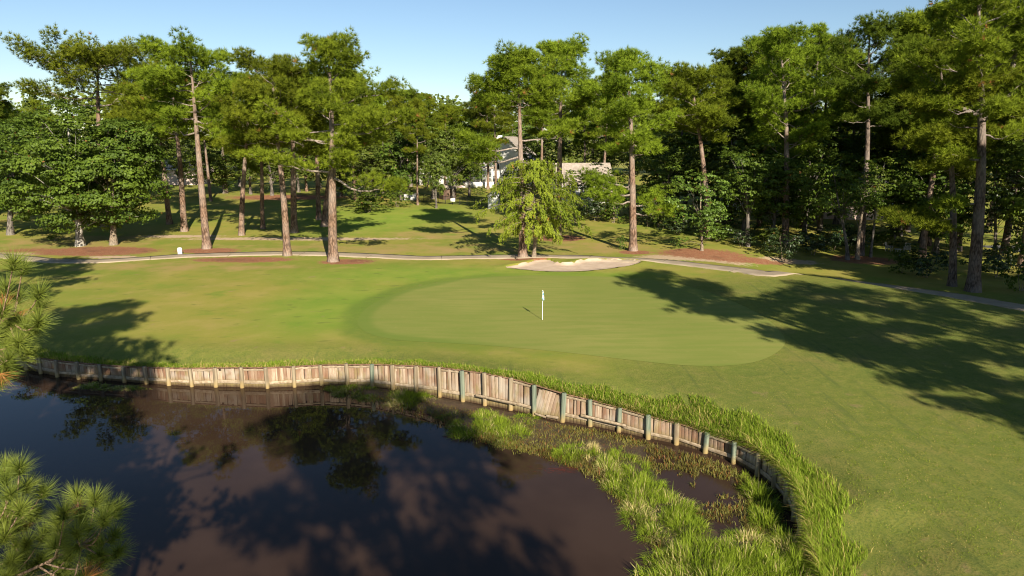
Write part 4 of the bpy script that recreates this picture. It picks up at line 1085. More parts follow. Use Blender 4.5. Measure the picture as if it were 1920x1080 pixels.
for (xa, ia, xb, ib) in ((893, 912, 970, 960), (1092, 1109, 1186, 1162)):
    ia = [k for k in range(nP) if POSTS[k][0] == ia][0]; ib = [k for k in range(nP) if POSTS[k][0] == ib][0]
    a = post_xy[ia] + pondward[ia] * 0.30; b_ = post_xy[ib] + pondward[ib] * 0.30
    t = unit(b_ - a); a2 = a - t * 0.45; b2 = b_ + t * 0.42; L = np.linalg.norm(b2 - a2)
    wall_child('loose_rail', unit_box['rail'], (a2 + b2) / 2, WATER_Z + 0.44, (0.1, 0.03, math.atan2(t[1], t[0])), (L, 0.085, 0.12))

# ------------------------------------------------------------------ grasses
def blades(rng, B, h, lean, w, tint, seg=2):
    """bent blades: foot points B (n,3), heights h, lean vectors (n,2), width w"""
    n = len(B); az = rng.uniform(0, 2 * math.pi, n)
    side = np.column_stack([np.cos(az), np.sin(az), np.zeros(n)]) * (w * 0.5)[:, None]
    l3 = np.column_stack([lean, np.zeros(n)])
    up = np.array([0, 0, 1.0])
    p1 = B + up * (h * 0.55)[:, None] + l3 * 0.30
    p2 = B + up * (h * np.clip(1.0 - 0.35 * (np.linalg.norm(lean, axis=1) / np.maximum(h, 1e-3)) ** 2, 0.35, 1))[:, None] + l3
    V = np.stack([B - side, B + side, p1 + side * 0.8, p1 - side * 0.8, p2], 1).reshape(-1, 3)
    i = np.arange(n) * 5
    q = np.column_stack([i, i + 1, i + 2, i + 3]); t = np.column_stack([i + 3, i + 2, i + 4])
    return V, q, t, np.repeat(tint, 5)
def blades_obj(name, parts, mat, label, cat, parent=None):
    V = np.concatenate([p[0] for p in parts]); o = 0; Q = []; T = []
    for p in parts: Q.append(p[1] + o); T.append(p[2] + o); o += len(p[0])
    me = mesh_np(name, V, [np.concatenate(Q), np.concatenate(T)], [mat], {'tint': np.concatenate([p[3] for p in parts])})
    ob = tag(obj(name, me, parent), label, cat, kind='stuff')
    return ob

# soil face under the edge of the land, behind the boards and round the bank
sk = np.array(list(shore) + [shore[0]]); sd_z = land_z(sk)
Vs = np.concatenate([np.column_stack([sk, sd_z - 0.002]), np.column_stack([sk, np.full(len(sk), WATER_Z - 0.5)])]); i_ = np.arange(len(sk) - 1)
tag(obj('bank_soil', mesh_np('bank_soil', Vs, [np.column_stack([i_, i_ + 1, len(sk) + i_ + 1, len(sk) + i_])], [M['mud']])), kind='structure')
rg = np.random.default_rng(91)
# uncut fringe along the top of the wall
wd_px = np.array([p[0] for p in POSTS], float)
f_w = np.interp(wd_px, [-30, 300, 640, 900, 1000, 1150, 1300, 1430, 1500], [0.75, 0.6, 0.75, 0.9, 1.3, 1.9, 1.9, 1.35, 1.25])
f_h = np.interp(wd_px, [-30, 300, 640, 900, 1000, 1150, 1300, 1430, 1500], [0.36, 0.34, 0.30, 0.32, 0.42, 0.50, 0.52, 0.56, 0.60])
f_o = np.interp(wd_px, [-30, 640, 1000, 1200, 1430, 1500], [0.07, 0.08, 0.14, 0.26, 0.32, 0.34])
line_xy = np.concatenate([post_xy, [q[:2] for q in near_bank[:4]]])
ltan = unit(np.gradient(line_xy, axis=0)); line_n = np.column_stack([ltan[:, 1], -ltan[:, 0]])
wd_px = np.concatenate([wd_px, [1510] * 4]); f_w = np.concatenate([f_w, [1.3] * 4]); f_h = np.concatenate([f_h, [0.6] * 4]); f_o = np.concatenate([f_o, [0.3] * 4])
parts = []
for i in range(len(line_xy) - 1):
    L = np.linalg.norm(line_xy[i + 1] - line_xy[i])
    for clump_pass in (0, 1):
        n = int(L * (f_w[i] * 420 + 130))
        f = rg.random(n); u = rg.random(n) ** (1.0 if clump_pass else 1.9)
        nb = -(line_n[i] * (1 - f)[:, None] + line_n[i + 1] * f[:, None])
        xy = line_xy[i] * (1 - f)[:, None] + line_xy[i + 1] * f[:, None] + nb * (0.02 + u * (f_w[i] * (1 + 0.28 * vnoise(f * L + i * 1.37, f * 0, 0.9, 3)) + rg.normal(0, 0.10, n)))[:, None]
        xy -= nb * 0.02
        dens = vnoise(xy[:, 0], xy[:, 1], 0.55, 6) * 0.6 + vnoise(xy[:, 0], xy[:, 1], 1.7, 9) * 0.5
        keep = dens > -0.75 + 0.35 * u
        xy, f, u, nb, dens = xy[keep], f[keep], u[keep], nb[keep], dens[keep]; n = len(xy)
        z = land_z(xy) - 0.02
        h = f_h[i] * (1.0 - 0.55 * u) * (0.8 + 0.45 * dens) * rg.uniform(0.55, 1.25, n)
        h = np.clip(h * (1 + 0.9 * (rg.random(n) < 0.03)), 0.06, 1.3)
        ln = -nb * (f_o[i] * (1 - u) * rg.uniform(0.2, 1.7, n))[:, None] + rg.normal(0, 0.10, (n, 2)) * (h / 0.4)[:, None]
        tint = np.clip(0.42 + 0.30 * dens + rg.normal(0, 0.18, n) + 0.20 * sstep(1250, 1450, wd_px[i]), 0, 1)
        straw_p = 0.09 + 0.16 * (vnoise(xy[:, 0], xy[:, 1], 1.1, 21) > 0.35) + 0.22 * (u < 0.07)
        tint = np.where(rg.random(n) < straw_p, 2.0, tint)
        parts.append(blades(rg, np.column_stack([xy, z]), h, ln, rg.uniform(0.014, 0.030, n), tint))
blades_obj('bank_grass', parts, M['bank_grass'], 'fringe of long uncut grass along the top of the timber wall', 'grass')

# clumps of marsh grass standing in the shallows
CL = [(655, 734, 40, 9, .34, .3), (765, 750, 44, 14, .42, .55), (700, 745, 30, 7, .22, .3), (905, 800, 62, 24, .46, .12), (960, 812, 36, 18, .42, .25), (985, 790, 30, 14, .34, .1), (945, 832, 16, 6, .25, .2), (1068, 850, 38, 16, .46, .12), (1104, 848, 16, 14, .50, .8), (1140, 885, 22, 26, .50, .45), (1165, 862, 26, 18, .40, .1),
      (1190, 888, 34, 20, .46, .1), (1200, 925, 50, 30, .52, .15), (1245, 960, 52, 34, .55, .18), (1285, 990, 36, 26, .50, .15), (1195, 965, 30, 26, .42, .4), (1230, 1000, 30, 22, .42, .45), (1300, 1050, 70, 34, .60, .2), (1380, 1045, 70, 34, .62, .25), (1450, 1070, 60, 34, .62, .2), (1400, 1015, 40, 14, .40, .5),
      (1425, 935, 28, 34, .56, .1), (1432, 980, 24, 22, .52, .2), (1480, 1030, 28, 30, .55, .35), (1340, 1090, 120, 30, .65, .15), (1528, 1055, 40, 34, .70, .15), (1500, 1075, 40, 30, .66, .2), (170, 724, 26, 5, .22, .3), (230, 728, 40, 4, .14, .3), (850, 782, 22, 8, .25, .3)]
clump_names = []
for ci, (px, py, rx, ry, hh, dry_) in enumerate(CL):
    c = at_z(px, py, WATER_Z); ax = abs(at_z(px + rx, py, WATER_Z)[0] - c[0]); ay = abs(at_z(px, py - ry, WATER_Z)[1] - at_z(px, py + ry, WATER_Z)[1]) / 2
    n = int(min(5200, 700 * math.pi * ax * ay + 250))
    r = np.sqrt(rg.random(n)); a = rg.uniform(0, 6.283, n)
    wob = 1 + 0.22 * np.sin(3 * a + ci) + 0.12 * np.sin(5 * a + ci * 2.1)
    xy = c + np.column_stack([np.cos(a) * r * ax * wob, np.sin(a) * r * ay * wob])
    dens = vnoise(xy[:, 0], xy[:, 1], 0.4, 31 + ci)
    keep = (dens > -0.45) | (rg.random(n) < 0.4)
    xy, r, a, dens = xy[keep], r[keep], a[keep], dens[keep]; n = len(xy)
    h = hh * (1 - 0.45 * r ** 2) * (0.82 + 0.45 * dens) * rg.uniform(0.45, 1.25, n) * (1 + 0.7 * (rg.random(n) < 0.025))
    ln = np.column_stack([np.cos(a), np.sin(a)]) * (0.10 + 0.16 * r)[:, None] * rg.uniform(0.3, 1.5, n)[:, None] + rg.normal(0, 0.11, (n, 2))
    tint = np.clip(0.5 + 0.35 * dens + rg.normal(0, 0.18, n), 0, 1)
    tint = np.where(rg.random(n) < dry_ * np.clip(0.6 + 1.2 * vnoise(xy[:, 0], xy[:, 1], 0.5, 71 + ci), 0, 1.6), 2.0, tint)
    parts_ = [blades(rg, np.column_stack([xy, np.full(n, WATER_Z - 0.03)]), h, ln, rg.uniform(0.012, 0.026, n), tint)]
    clump_names.append(parts_[0])
blades_obj('marsh_grass', clump_names, M['marsh_grass'], 'bright green clumps of marsh grass growing in the muddy shallows', 'marsh grass')

# low brown waterweed over the mud and shallows
WEED_PX = [(845, 765), (960, 785), (1060, 800), (1160, 815), (1260, 845), (1330, 862), (1390, 885), (1430, 915), (1470, 965), (1480, 1010), (1420, 1010), (1380, 985), (1320, 975), (1260, 925), (1220, 880), (1130, 905), (1060, 872), (980, 848), (900, 830), (850, 800), (800, 775), (690, 745), (640, 728), (720, 735)]
WEED = np.array([at_z(x, y, WATER_Z) for x, y in WEED_PX])
n = 24000; lo, hi = WEED.min(0), WEED.max(0)
xy = rg.uniform(lo, hi, (n * 3, 2)); xy = xy[inside(xy, WEED)]
dn = vnoise(xy[:, 0], xy[:, 1], 0.8, 13) * 0.6 + vnoise(xy[:, 0], xy[:, 1], 0.3, 17) * 0.5
open_water = patch(xy, (*at_z(1300, 915, WATER_Z), 1.5, 1.6), .5)
wallside = 1 - sstep(0.5, 2.2, seg_dist(xy, post_xy[:-1], post_xy[1:])[0])
xy = xy[dn > -0.30 + 0.80 * open_water - 0.35 * wallside]
edge = []
for (p0, p1) in zip(MUD_PX[:15], MUD_PX[1:16]):
    for k in range(95): f = rg.random(); edge.append(at_z(p0[0] + (p1[0] - p0[0]) * f + rg.normal(0, 9), p0[1] + (p1[1] - p0[1]) * f + rg.normal(0, 5), WATER_Z))
xy = np.concatenate([xy, np.array(edge)]); n = len(xy)
rep = 2; xy = np.repeat(xy, rep, 0) + rg.normal(0, 0.03, (n * rep, 2)); n = len(xy)
tint = np.clip(rg.normal(0.4, 0.3, n) + 0.4 * vnoise(xy[:, 0], xy[:, 1], 1.3, 4), 0, 1); tint = np.where(rg.random(n) < 0.12, 2.0, tint)
zb = np.full(n, WATER_Z - 0.02)
blades_obj('water_weed', [blades(rg, np.column_stack([xy, zb]), rg.uniform(0.06, 0.24, n), rg.normal(0, 0.08, (n, 2)), rg.uniform(0.014, 0.034, n), tint)], M['weeds'], 'low brown waterweed scattered over the mud and shallow water', 'water plants')
# thin red algae strands at the waterline
al = []
for px, py, rx, ry, n in ((1050, 882, 34, 5, 120), (1030, 845, 20, 2, 90), (1010, 843, 24, 1.5, 90), (840, 819, 8, 2, 50), (1075, 876, 20, 4, 50), (640, 735, 60, 3, 140), (800, 776, 30, 4, 120)):
    q = np.array([at_z(px + rg.normal(0, rx * 0.55), py + rg.normal(0, ry * 0.6), WATER_Z) for _ in range(n)])
    al.append(blades(rg, np.column_stack([q, np.full(n, WATER_Z + 0.004)]), rg.uniform(0.004, 0.02, n), np.column_stack([rg.normal(0, 0.18, n), rg.normal(0, 0.04, n)]), rg.uniform(0.012, 0.03, n), rg.uniform(0, 1, n)))
blades_obj('red_algae', al, M['algae'], 'thin red strands of algae floating at the edge of the mud', 'algae')

# short tufts in the rough of the near right slope and along the lawn edges
n = 60000
xy = np.column_stack([rg.uniform(7, 24, n), rg.uniform(17.5, 34, n)])
d, _, _, _ = seg_dist(xy, OA, OB)
xy = xy[(~inside(xy, OUT)) & (d > 1.0)]
xy = xy[vnoise(xy[:, 0], xy[:, 1], 0.35, 41) + 0.5 * vnoise(xy[:, 0], xy[:, 1], 2.5, 44) > -0.1]; n = len(xy)
hfade = 1 - 0.6 * sstep(24, 34, xy[:, 1])
blades_obj('rough_grass', [blades(rg, np.column_stack([xy, land_z(xy) - 0.01]), rg.uniform(0.03, 0.075, n) * hfade, rg.normal(0, 0.03, (n, 2)), rg.uniform(0.010, 0.020, n), np.where(rg.random(n) < 0.12, 2.0, np.clip(rg.normal(0.45, 0.25, n), 0, 1)))], M['bank_grass'], 'short coarse grass of the mown rough on the near right slope', 'grass')

# ------------------------------------------------------------------ flagstick in its hole
g = ground(1017, 600)
fs = empty('flagstick', (g[0], g[1], g[2] + 0.012)); tag(fs, 'white golf flagstick with limp white and blue flag on the putting green', 'flagstick')
obj('pole', cyl_me('pole', 0.019, 2.16, 10, M['white'], 0.02), fs, (0, 0, -0.1))
obj('cup', cyl_me('cup', 0.054, 0.02, 16, M['hole'], 0.002), fs, (0, 0, -0.012))
a = np.linspace(0, 1, 9); zz = np.linspace(0, 1, 8); Vf = []
for j in zz:
    for i in a:
        wdt = 0.05 + 0.22 * j ** 0.9 * (1 if j < 0.85 else 0.9)
        x = 0.024 + i * wdt * (0.55 + 0.12 * math.sin(i * 9)); y = 0.055 * math.sin(i * 8.5 + j * 1.3) * (0.4 + j)
        Vf.append((x - 0.10 * j * i * 0.3, y, 2.04 - 0.50 * j - 0.10 * i * j - 0.05 * i))
Vf = np.array(Vf); F = np.array([[r_ * 9 + c_, r_ * 9 + c_ + 1, (r_ + 1) * 9 + c_ + 1, (r_ + 1) * 9 + c_] for r_ in range(7) for c_ in range(8)])
fl = obj('flag', mesh_np('flag', np.concatenate([Vf, Vf + np.array([0, 0.006, 0])]), [F, F[:, ::-1] + len(Vf)], [M['flag']], smooth=True), fs)
fl.rotation_euler = (0, 0, R(-70))

# white post beside the path
g = ground(338, 476.5)
wp = empty('tee_marker_post', tuple(g), 0.2); tag(wp, 'short white square post beside the cart path below the leaning pine', 'post')
obj('post_body', mesh_np('post_body', np.concatenate([box_v(-0.20, 0.20, -0.16, 0.16, -0.1, 0.62), box_v(-0.17, 0.17, -0.13, 0.13, 0.62, 0.70)]), [np.concatenate([BOXF, BOXF + 8])], [M['white']]), wp)
obj('base_plate', box_me('base_plate', (-0.24, 0.24, -0.20, 0.20, -0.05, 0.03), M['siding_grey']), wp)
obj('plate', box_me('plate', (-0.10, 0.10, -0.166, -0.1602, 0.42, 0.56), M['siding_grey']), wp)

# ------------------------------------------------------------------ houses beyond the trees
def house(lab, px, py, dist, rz, w_, d_, h_, roof_h, wall_m, roof_m, gable='x', wins=(), door=None, chimney=None, over=0.45):
    """origin at the middle of the front wall foot; front faces -y locally; gable='x': ridge runs along x; 'y': gable end faces front"""
    x = (px - 960) / FPX * (dist * math.cos(PITCH) + 10 * math.sin(PITCH))
    e = empty('house', (x, dist, lz(x, dist) - 0.05), rz); tag(e, lab, 'house')
    hw = w_ / 2
    V = [(-hw, 0, 0), (hw, 0, 0), (hw, d_, 0), (-hw, d_, 0), (-hw, 0, h_), (hw, 0, h_), (hw, d_, h_), (-hw, d_, h_)]
    if gable == 'x':
        V += [(-hw, d_ / 2, h_ + roof_h), (hw, d_ / 2, h_ + roof_h)]
        Fw = [(0, 1, 5, 4), (1, 2, 6, 9, 5), (2, 3, 7, 6), (3, 0, 4, 8, 7)]
        o_ = over; sl = roof_h / (d_ / 2); th = 0.14
        pr = [(-hw - o_, -o_, h_ - o_ * sl), (hw + o_, -o_, h_ - o_ * sl), (hw + o_, d_ / 2, h_ + roof_h), (-hw - o_, d_ / 2, h_ + roof_h), (-hw - o_, d_ + o_, h_ - o_ * sl), (hw + o_, d_ + o_, h_ - o_ * sl)]
    else:
        V += [(0, 0, h_ + roof_h), (0, d_, h_ + roof_h)]
        Fw = [(0, 1, 5, 8, 4), (1, 2, 6, 5), (2, 3, 7, 9, 6), (3, 0, 4, 7)]
        o_ = over; sl = roof_h / hw; th = 0.14
        pr = [(-hw - o_, -o_, h_ - o_ * sl), (-hw - o_, d_ + o_, h_ - o_ * sl), (0, d_ + o_, h_ + roof_h), (0, -o_, h_ + roof_h), (hw + o_, -o_, h_ - o_ * sl), (hw + o_, d_ + o_, h_ - o_ * sl)]
    obj('wall', poly_me('wall', V, Fw, wall_m), e)
    pr = [(a_, b_, c_ + 0.03) for a_, b_, c_ in pr]; pr2 = [(a_, b_, c_ + th) for a_, b_, c_ in pr]
    F = [(0, 3, 2, 1), (6, 7, 8, 9)] if gable == 'y' else [(0, 1, 2, 3)][::1] + [(6, 7, 8, 9)]
    if gable == 'x': F = [(3, 2, 1, 0), (3, 4, 5, 2), (6, 7, 8, 9), (9, 8, 11, 10), (0, 1, 7, 6), (4, 10, 11, 5), (0, 6, 9, 3), (3, 9, 10, 4), (1, 2, 8, 7), (2, 5, 11, 8)]
    else: F = [(0, 1, 2, 3), (3, 2, 5, 4), (6, 9, 8, 7), (9, 10, 11, 8), (0, 3, 9, 6), (3, 4, 10, 9), (1, 7, 8, 2), (2, 8, 11, 5), (0, 6, 7, 1), (4, 5, 11, 10)]
    rf = obj('roof', poly_me('roof', pr + pr2, F, roof_m), e)
    # white fascia along the front eave
    obj('fascia', box_me('fascia', (-hw - over, hw + over, -over - 0.05, -over - 0.003, h_ - over * sl - 0.12, h_ - over * sl + 0.16), M['white']), rf) if gable == 'x' else None
    for (cx, cz, ww, wh) in wins:
        f = obj('window', boxes_me('window', [(cx - ww / 2 - 0.1, cx + ww / 2 + 0.1, -0.06, -0.003, cz + wh / 2, cz + wh / 2 + 0.1), (cx - ww / 2 - 0.1, cx + ww / 2 + 0.1, -0.06, -0.003, cz - wh / 2 - 0.1, cz - wh / 2),
                                             (cx - ww / 2 - 0.1, cx - ww / 2, -0.06, -0.003, cz - wh / 2, cz + wh / 2), (cx + ww / 2, cx + ww / 2 + 0.1, -0.06, -0.003, cz - wh / 2, cz + wh / 2), (cx - 0.03, cx + 0.03, -0.05, -0.004, cz - wh / 2, cz + wh / 2)], M['white']), e)
        obj('pane', box_me('pane', (cx - ww / 2, cx + ww / 2, -0.025, -0.002, cz - wh / 2, cz + wh / 2), M['glass']), f)
    if door:
        cx, dw, dh, dm = door
        dd = obj('door', box_me('door', (cx - dw / 2, cx + dw / 2, -0.05, -0.003, 0.05, dh), dm), e)
        obj('handle', box_me('handle', (cx + dw * 0.32, cx + dw * 0.38, -0.10, -0.05, dh * 0.45, dh * 0.5), M['iron']), dd)
    if chimney:
        cx, cy, cw, ch = chimney
        obj('chimney', box_me('chimney', (cx - cw / 2, cx + cw / 2, cy - cw / 2, cy + cw / 2, h_ * 0.8, ch), M['white']), e)
    return e
house('grey sided house with dark doorway behind the brown garden shed', 826, 372, 150, R(4), 9.0, 8.0, 5.2, 2.6, M['siding_grey'], M['shingle'], 'x', wins=((1.2, 3.6, 1.1, 1.3), (3.2, 1.6, 1.0, 1.4)), door=(-2.9, 1.9, 2.4, M['iron']))
h1 = house('white gabled house with tan roof and white chimney behind the porch', 948, 372, 150, R(-14), 10.5, 10.0, 5.6, 4.6, M['siding_white'], M['shingle'], 'y', wins=((-2.0, 4.2, 1.1, 1.5), (2.0, 4.2, 1.1, 1.5)), door=(0, 1.0, 2.1, M['dark_wood']), chimney=(-2.2, 2.5, 1.4, 10.6))
# porch of that house: deck, columns, rails, balusters
px_, dist_ = 894, 143
pe = empty('porch', ((px_ - 960) / FPX * (dist_ * math.cos(PITCH) + 2.1), dist_, lz(-7.5, dist_)), R(-4)); tag(pe, 'white porch with columns and railing in front of the gabled house', 'porch')
obj('deck', box_me('deck', (-2.4, 3.4, 0, 3.0, -0.05, 1.15), M['siding_white']), pe)
obj('porch_roof', box_me('porch_roof', (-2.6, 3.6, -0.2, 3.0, 4.0, 4.25), M['shingle']), pe)
for x in (-2.2, -0.8, 0.7, 2.0, 3.2): obj('column', box_me('column', (x - 0.11, x + 0.11, 0.05, 0.27, 1.15, 4.0), M['white']), pe)
for z0, z1 in ((1.35, 1.42), (2.05, 2.14)): obj('rail', box_me('rail', (-2.2, 3.2, 0.12, 0.2, z0, z1), M['white']), pe)
bal = box_me('baluster', (-0.03, 0.03, 0.135, 0.185, 1.42, 2.05), M['white'])
for k in range(22): obj('baluster', bal, pe, (-2.1 + k * 0.243, 0, 0))
for k in range(4): obj('step', box_me('step', (-4.6, -2.4, -0.2 + 0.35 * k, 0.9 + 0.35 * k, -0.05, 0.27 * (k + 1)), M['siding_pink']), pe)
house('white house with broad tan roof right of the weeping cypress', 1098, 392, 114, R(6), 9.0, 8.0, 3.2, 3.2, M['siding_white'], M['shingle'], 'x', wins=((-2.6, 1.8, 1.4, 1.4), (-0.4, 1.8, 1.1, 1.4), (3.0, 1.8, 1.2, 1.4)), door=(1.3, 1.0, 2.1, M['white']))
house('white walled house glimpsed between the dark trunks of the right woods', 1440, 400, 112, R(-6), 12.0, 8.0, 4.2, 3.2, M['siding_white'], M['shingle_grey'], 'x', wins=((-3, 2.2, 1.2, 1.4), (3.2, 2.2, 1.2, 1.4)))
house('pinkish house with white windows behind the three thin trunks', 1625, 415, 104, R(-10), 14.0, 9.0, 4.0, 4.0, M['siding_pink'], M['shingle_grey'], 'x', wins=((-4.0, 2.0, 1.3, 1.6), (2.6, 2.0, 1.8, 1.8), (-0.6, 2.0, 1.2, 1.6)))
house('distant pinkish house glimpsed between trunks right of the big oak', 322, 360, 150, 0.0, 12.0, 8.0, 3.6, 2.6, M['siding_pink'], M['shingle_grey'], 'x', wins=((-3, 1.9, 1.2, 1.3), (2, 1.9, 1.2, 1.3)))

# garden shed
def at_dist(px, d): 
    x = (px - 960) / FPX * (d * math.cos(PITCH) + 2.1); return (x, d, lz(x, d))
sx_, sy_, sz_ = at_dist(839, 122)
sh = empty('garden_shed', (sx_, sy_, sz_), R(28)); tag(sh, 'small dark brown garden shed with tan roof behind the iron fence', 'shed')
V = [(-1.2, -1.0, -0.1), (1.2, -1.0, -0.1), (1.2, 1.0, -0.1), (-1.2, 1.0, -0.1), (-1.2, -1.0, 1.9), (1.2, -1.0, 1.9), (1.2, 1.0, 1.9), (-1.2, 1.0, 1.9), (1.2, 0, 2.55), (-1.2, 0, 2.55)]
obj('wall', poly_me('wall', V, [(0, 1, 5, 4), (1, 2, 6, 8, 5), (2, 3, 7, 6), (3, 0, 4, 9, 7)], M['shed_brown']), sh)
V = [(-1.35, -1.2, 1.80), (1.35, -1.2, 1.80), (1.35, 0, 2.60), (-1.35, 0, 2.60), (-1.35, 1.2, 1.80), (1.35, 1.2, 1.80)]; V2 = [(a_, b_, c_ + 0.1) for a_, b_, c_ in V]
obj('roof', poly_me('roof', V + V2, [(3, 2, 1, 0), (3, 4, 5, 2), (6, 7, 8, 9), (9, 8, 11, 10), (0, 1, 7, 6), (4, 10, 11, 5), (0, 6, 9, 3), (3, 9, 10, 4), (1, 2, 8, 7), (2, 5, 11, 8)], M['shingle']), sh)
obj('window', box_me('window', (1.203, 1.23, -0.25, 0.25, 1.0, 1.5), M['glass']), sh)
dd = obj('door', box_me('door', (-0.45, 0.45, -1.04, -1.003, 0.0, 1.75), M['dark_wood']), sh); obj('handle', box_me('handle', (0.3, 0.36, -1.09, -1.04, 0.8, 0.9), M['iron']), dd)

# black iron fences
def fence(lab, pts_px, dist_fn, n_posts, h_, mat, picket=True):
    P3 = [np.array(at_dist(x, d)) for x, d in zip(pts_px, dist_fn)]
    line = np.array(P3); segl = np.concatenate([[0], np.cumsum(np.linalg.norm(np.diff(line[:, :2], axis=0), axis=1))])
    e = empty('iron_fence', tuple(line[0])); tag(e, lab, 'fence'); o0 = line[0]
    ss = np.linspace(0, segl[-1], n_posts); Q = np.column_stack([np.interp(ss, segl, line[:, k]) for k in range(2)]); Zq = land_z(Q)
    pm = box_me('post', (-0.045, 0.045, -0.045, 0.045, -0.2, h_ + 0.08), mat); rm = mesh_np('rail', box_v(0, 1, -0.02, 0.02, -0.025, 0.025), [BOXF], [mat])
    for q, z in zip(Q, Zq): obj('post', pm, e, (q[0] - o0[0], q[1] - o0[1], z - o0[2]))
    pk = []
    for i in range(n_posts - 1):
        d = Q[i + 1] - Q[i]; L = np.linalg.norm(d); dz = Zq[i + 1] - Zq[i]
        for hz in (0.15, h_):
            obj('rail', rm, e, (Q[i][0] - o0[0], Q[i][1] - o0[1], Zq[i] + hz - o0[2]), (0, -math.atan2(dz, L), math.atan2(d[1], d[0])), (L, 1, 1))
        m = int(L / 0.14)
        for k in range(1, m):
            q = Q[i] + d * k / m - o0[:2]; z = Zq[i] + dz * k / m - o0[2]; pk.append((q[0] - 0.009, q[0] + 0.009, q[1] - 0.009, q[1] + 0.009, z + 0.05, z + h_ - 0.03))
    if picket: tag(obj('pickets', boxes_me('pickets', pk, mat), e), kind='stuff')
    return e
fence('black iron garden fence in front of the brown shed', (752, 800, 850, 900, 945), (118, 116, 113, 110, 107), 15, 1.25, M['iron'])
fence('dark green fence in the shade behind the straight reddish pine', (1062, 1130, 1210, 1300), (101, 99, 97, 94), 13, 1.5, M['fence_green'])
# things by the fence
x, y, z = at_dist(771, 119.5)
ub = empty('utility_box', (x, y, z), R(10)); tag(ub, 'low white utility cabinet at the left end of the iron fence', 'utility box')
obj('cabinet', box_me('cabinet', (-1.25, 1.25, -0.45, 0.45, -0.05, 0.98), M['white']), ub); obj('lid', box_me('lid', (-1.32, 1.32, -0.52, 0.52, 0.983, 1.08), M['siding_white']), ub)
obj('vent_panel', box_me('vent_panel', (-1.0, -0.2, -0.475, -0.453, 0.2, 0.8), M['siding_grey']), ub)
x, y, z = at_dist(926, 108.5)
ps = empty('pump_shed', (x, y, z), R(-18)); tag(ps, 'narrow pale gabled pump house at the right end of the iron fence', 'shed')
V = [(-0.75, -0.7, -0.1), (0.75, -0.7, -0.1), (0.75, 0.7, -0.1), (-0.75, 0.7, -0.1), (-0.75, -0.7, 2.1), (0.75, -0.7, 2.1), (0.75, 0.7, 2.1), (-0.75, 0.7, 2.1), (0, -0.7, 2.75), (0, 0.7, 2.75)]
obj('wall', poly_me('wall', V, [(0, 1, 5, 8, 4), (1, 2, 6, 5), (2, 3, 7, 9, 6), (3, 0, 4, 7)], M['siding_white']), ps)
V = [(-0.9, -0.8, 1.98), (-0.9, 0.8, 1.98), (0, 0.8, 2.78), (0, -0.8, 2.78), (0.9, -0.8, 1.98), (0.9, 0.8, 1.98)]; V2 = [(a_, b_, c_ + 0.07) for a_, b_, c_ in V]
obj('roof', poly_me('roof', V + V2, [(0, 1, 2, 3), (3, 2, 5, 4), (6, 9, 8, 7), (9, 10, 11, 8), (0, 3, 9, 6), (3, 4, 10, 9), (1, 7, 8, 2), (2, 8, 11, 5), (0, 6, 7, 1), (4, 5, 11, 10)], M['siding_grey']), ps)
x, y, z = at_dist(849, 112.8)
sg = empty('fence_sign', (x, y, z)); tag(sg, 'small pale rectangular sign fixed on the iron fence below the shed', 'sign')
obj('board', box_me('board', (-0.38, 0.38, -0.10, -0.07, 0.45, 1.0), M['siding_white']), sg)
obj('stake', box_me('stake', (-0.03, 0.03, -0.068, -0.02, -0.15, 0.8), M['iron']), sg)

# garden chairs on the shaded lawn at the right
def chair(px, py, rz, lab):
    g = ground(px, py); e = empty('garden_chair', tuple(g), rz); tag(e, lab, 'chair', 'garden chairs on the shaded lawn')
    m = M['chair_pale']
    obj('seat', box_me('seat', (-0.3, 0.3, -0.3, 0.3, 0.36, 0.41), m), e)
    for k in range(5): o = obj('back_slat', box_me('back_slat', (-0.28 + k * 0.115, -0.28 + k * 0.115 + 0.095, -0.012, 0.012, 0, 0.68), m), e, (0, 0.28, 0.40), (R(-14), 0, 0))
    for sx2 in (-1, 1):
        obj('leg', box_me('leg', (sx2 * 0.30 - 0.035, sx2 * 0.30 + 0.035, -0.32, -0.25, -0.05, 0.60), m), e); obj('leg', box_me('leg', (sx2 * 0.30 - 0.035, sx2 * 0.30 + 0.035, 0.22, 0.29, -0.05, 0.60), m), e)
        obj('armrest', box_me('armrest', (sx2 * 0.33 - 0.06, sx2 * 0.33 + 0.06, -0.36, 0.34, 0.603, 0.635), m), e)
chair(1666, 471, 0.7, 'pale wooden garden chair left of the small table on the shaded lawn')
chair(1700, 473, -0.6, 'pale wooden garden chair right of the small table on the shaded lawn')
g = ground(1683, 474); tb = empty('garden_table', tuple(g)); tag(tb, 'small low garden table between the two pale chairs', 'table')
obj('table_top', cyl_me('table_top', 0.42, 0.05, 16, M['chair_pale'], 0.01), tb, (0, 0, 0.42))
for k in range(3): obj('leg', box_me('leg', (-0.03, 0.03, -0.03, 0.03, -0.05, 0.42), M['chair_pale']), tb, (0.28 * math.cos(k * 2.09), 0.28 * math.sin(k * 2.09), 0))
# drive seen past the magnolia
dv = np.array([at_dist(x, d)[:2] for x, d in ((1870, 84), (1895, 82), (1940, 80), (2000, 78))])
ribbon('driveway', catmull(dv, 6, closed=False), 4.0, 0.03, M['asphalt'])

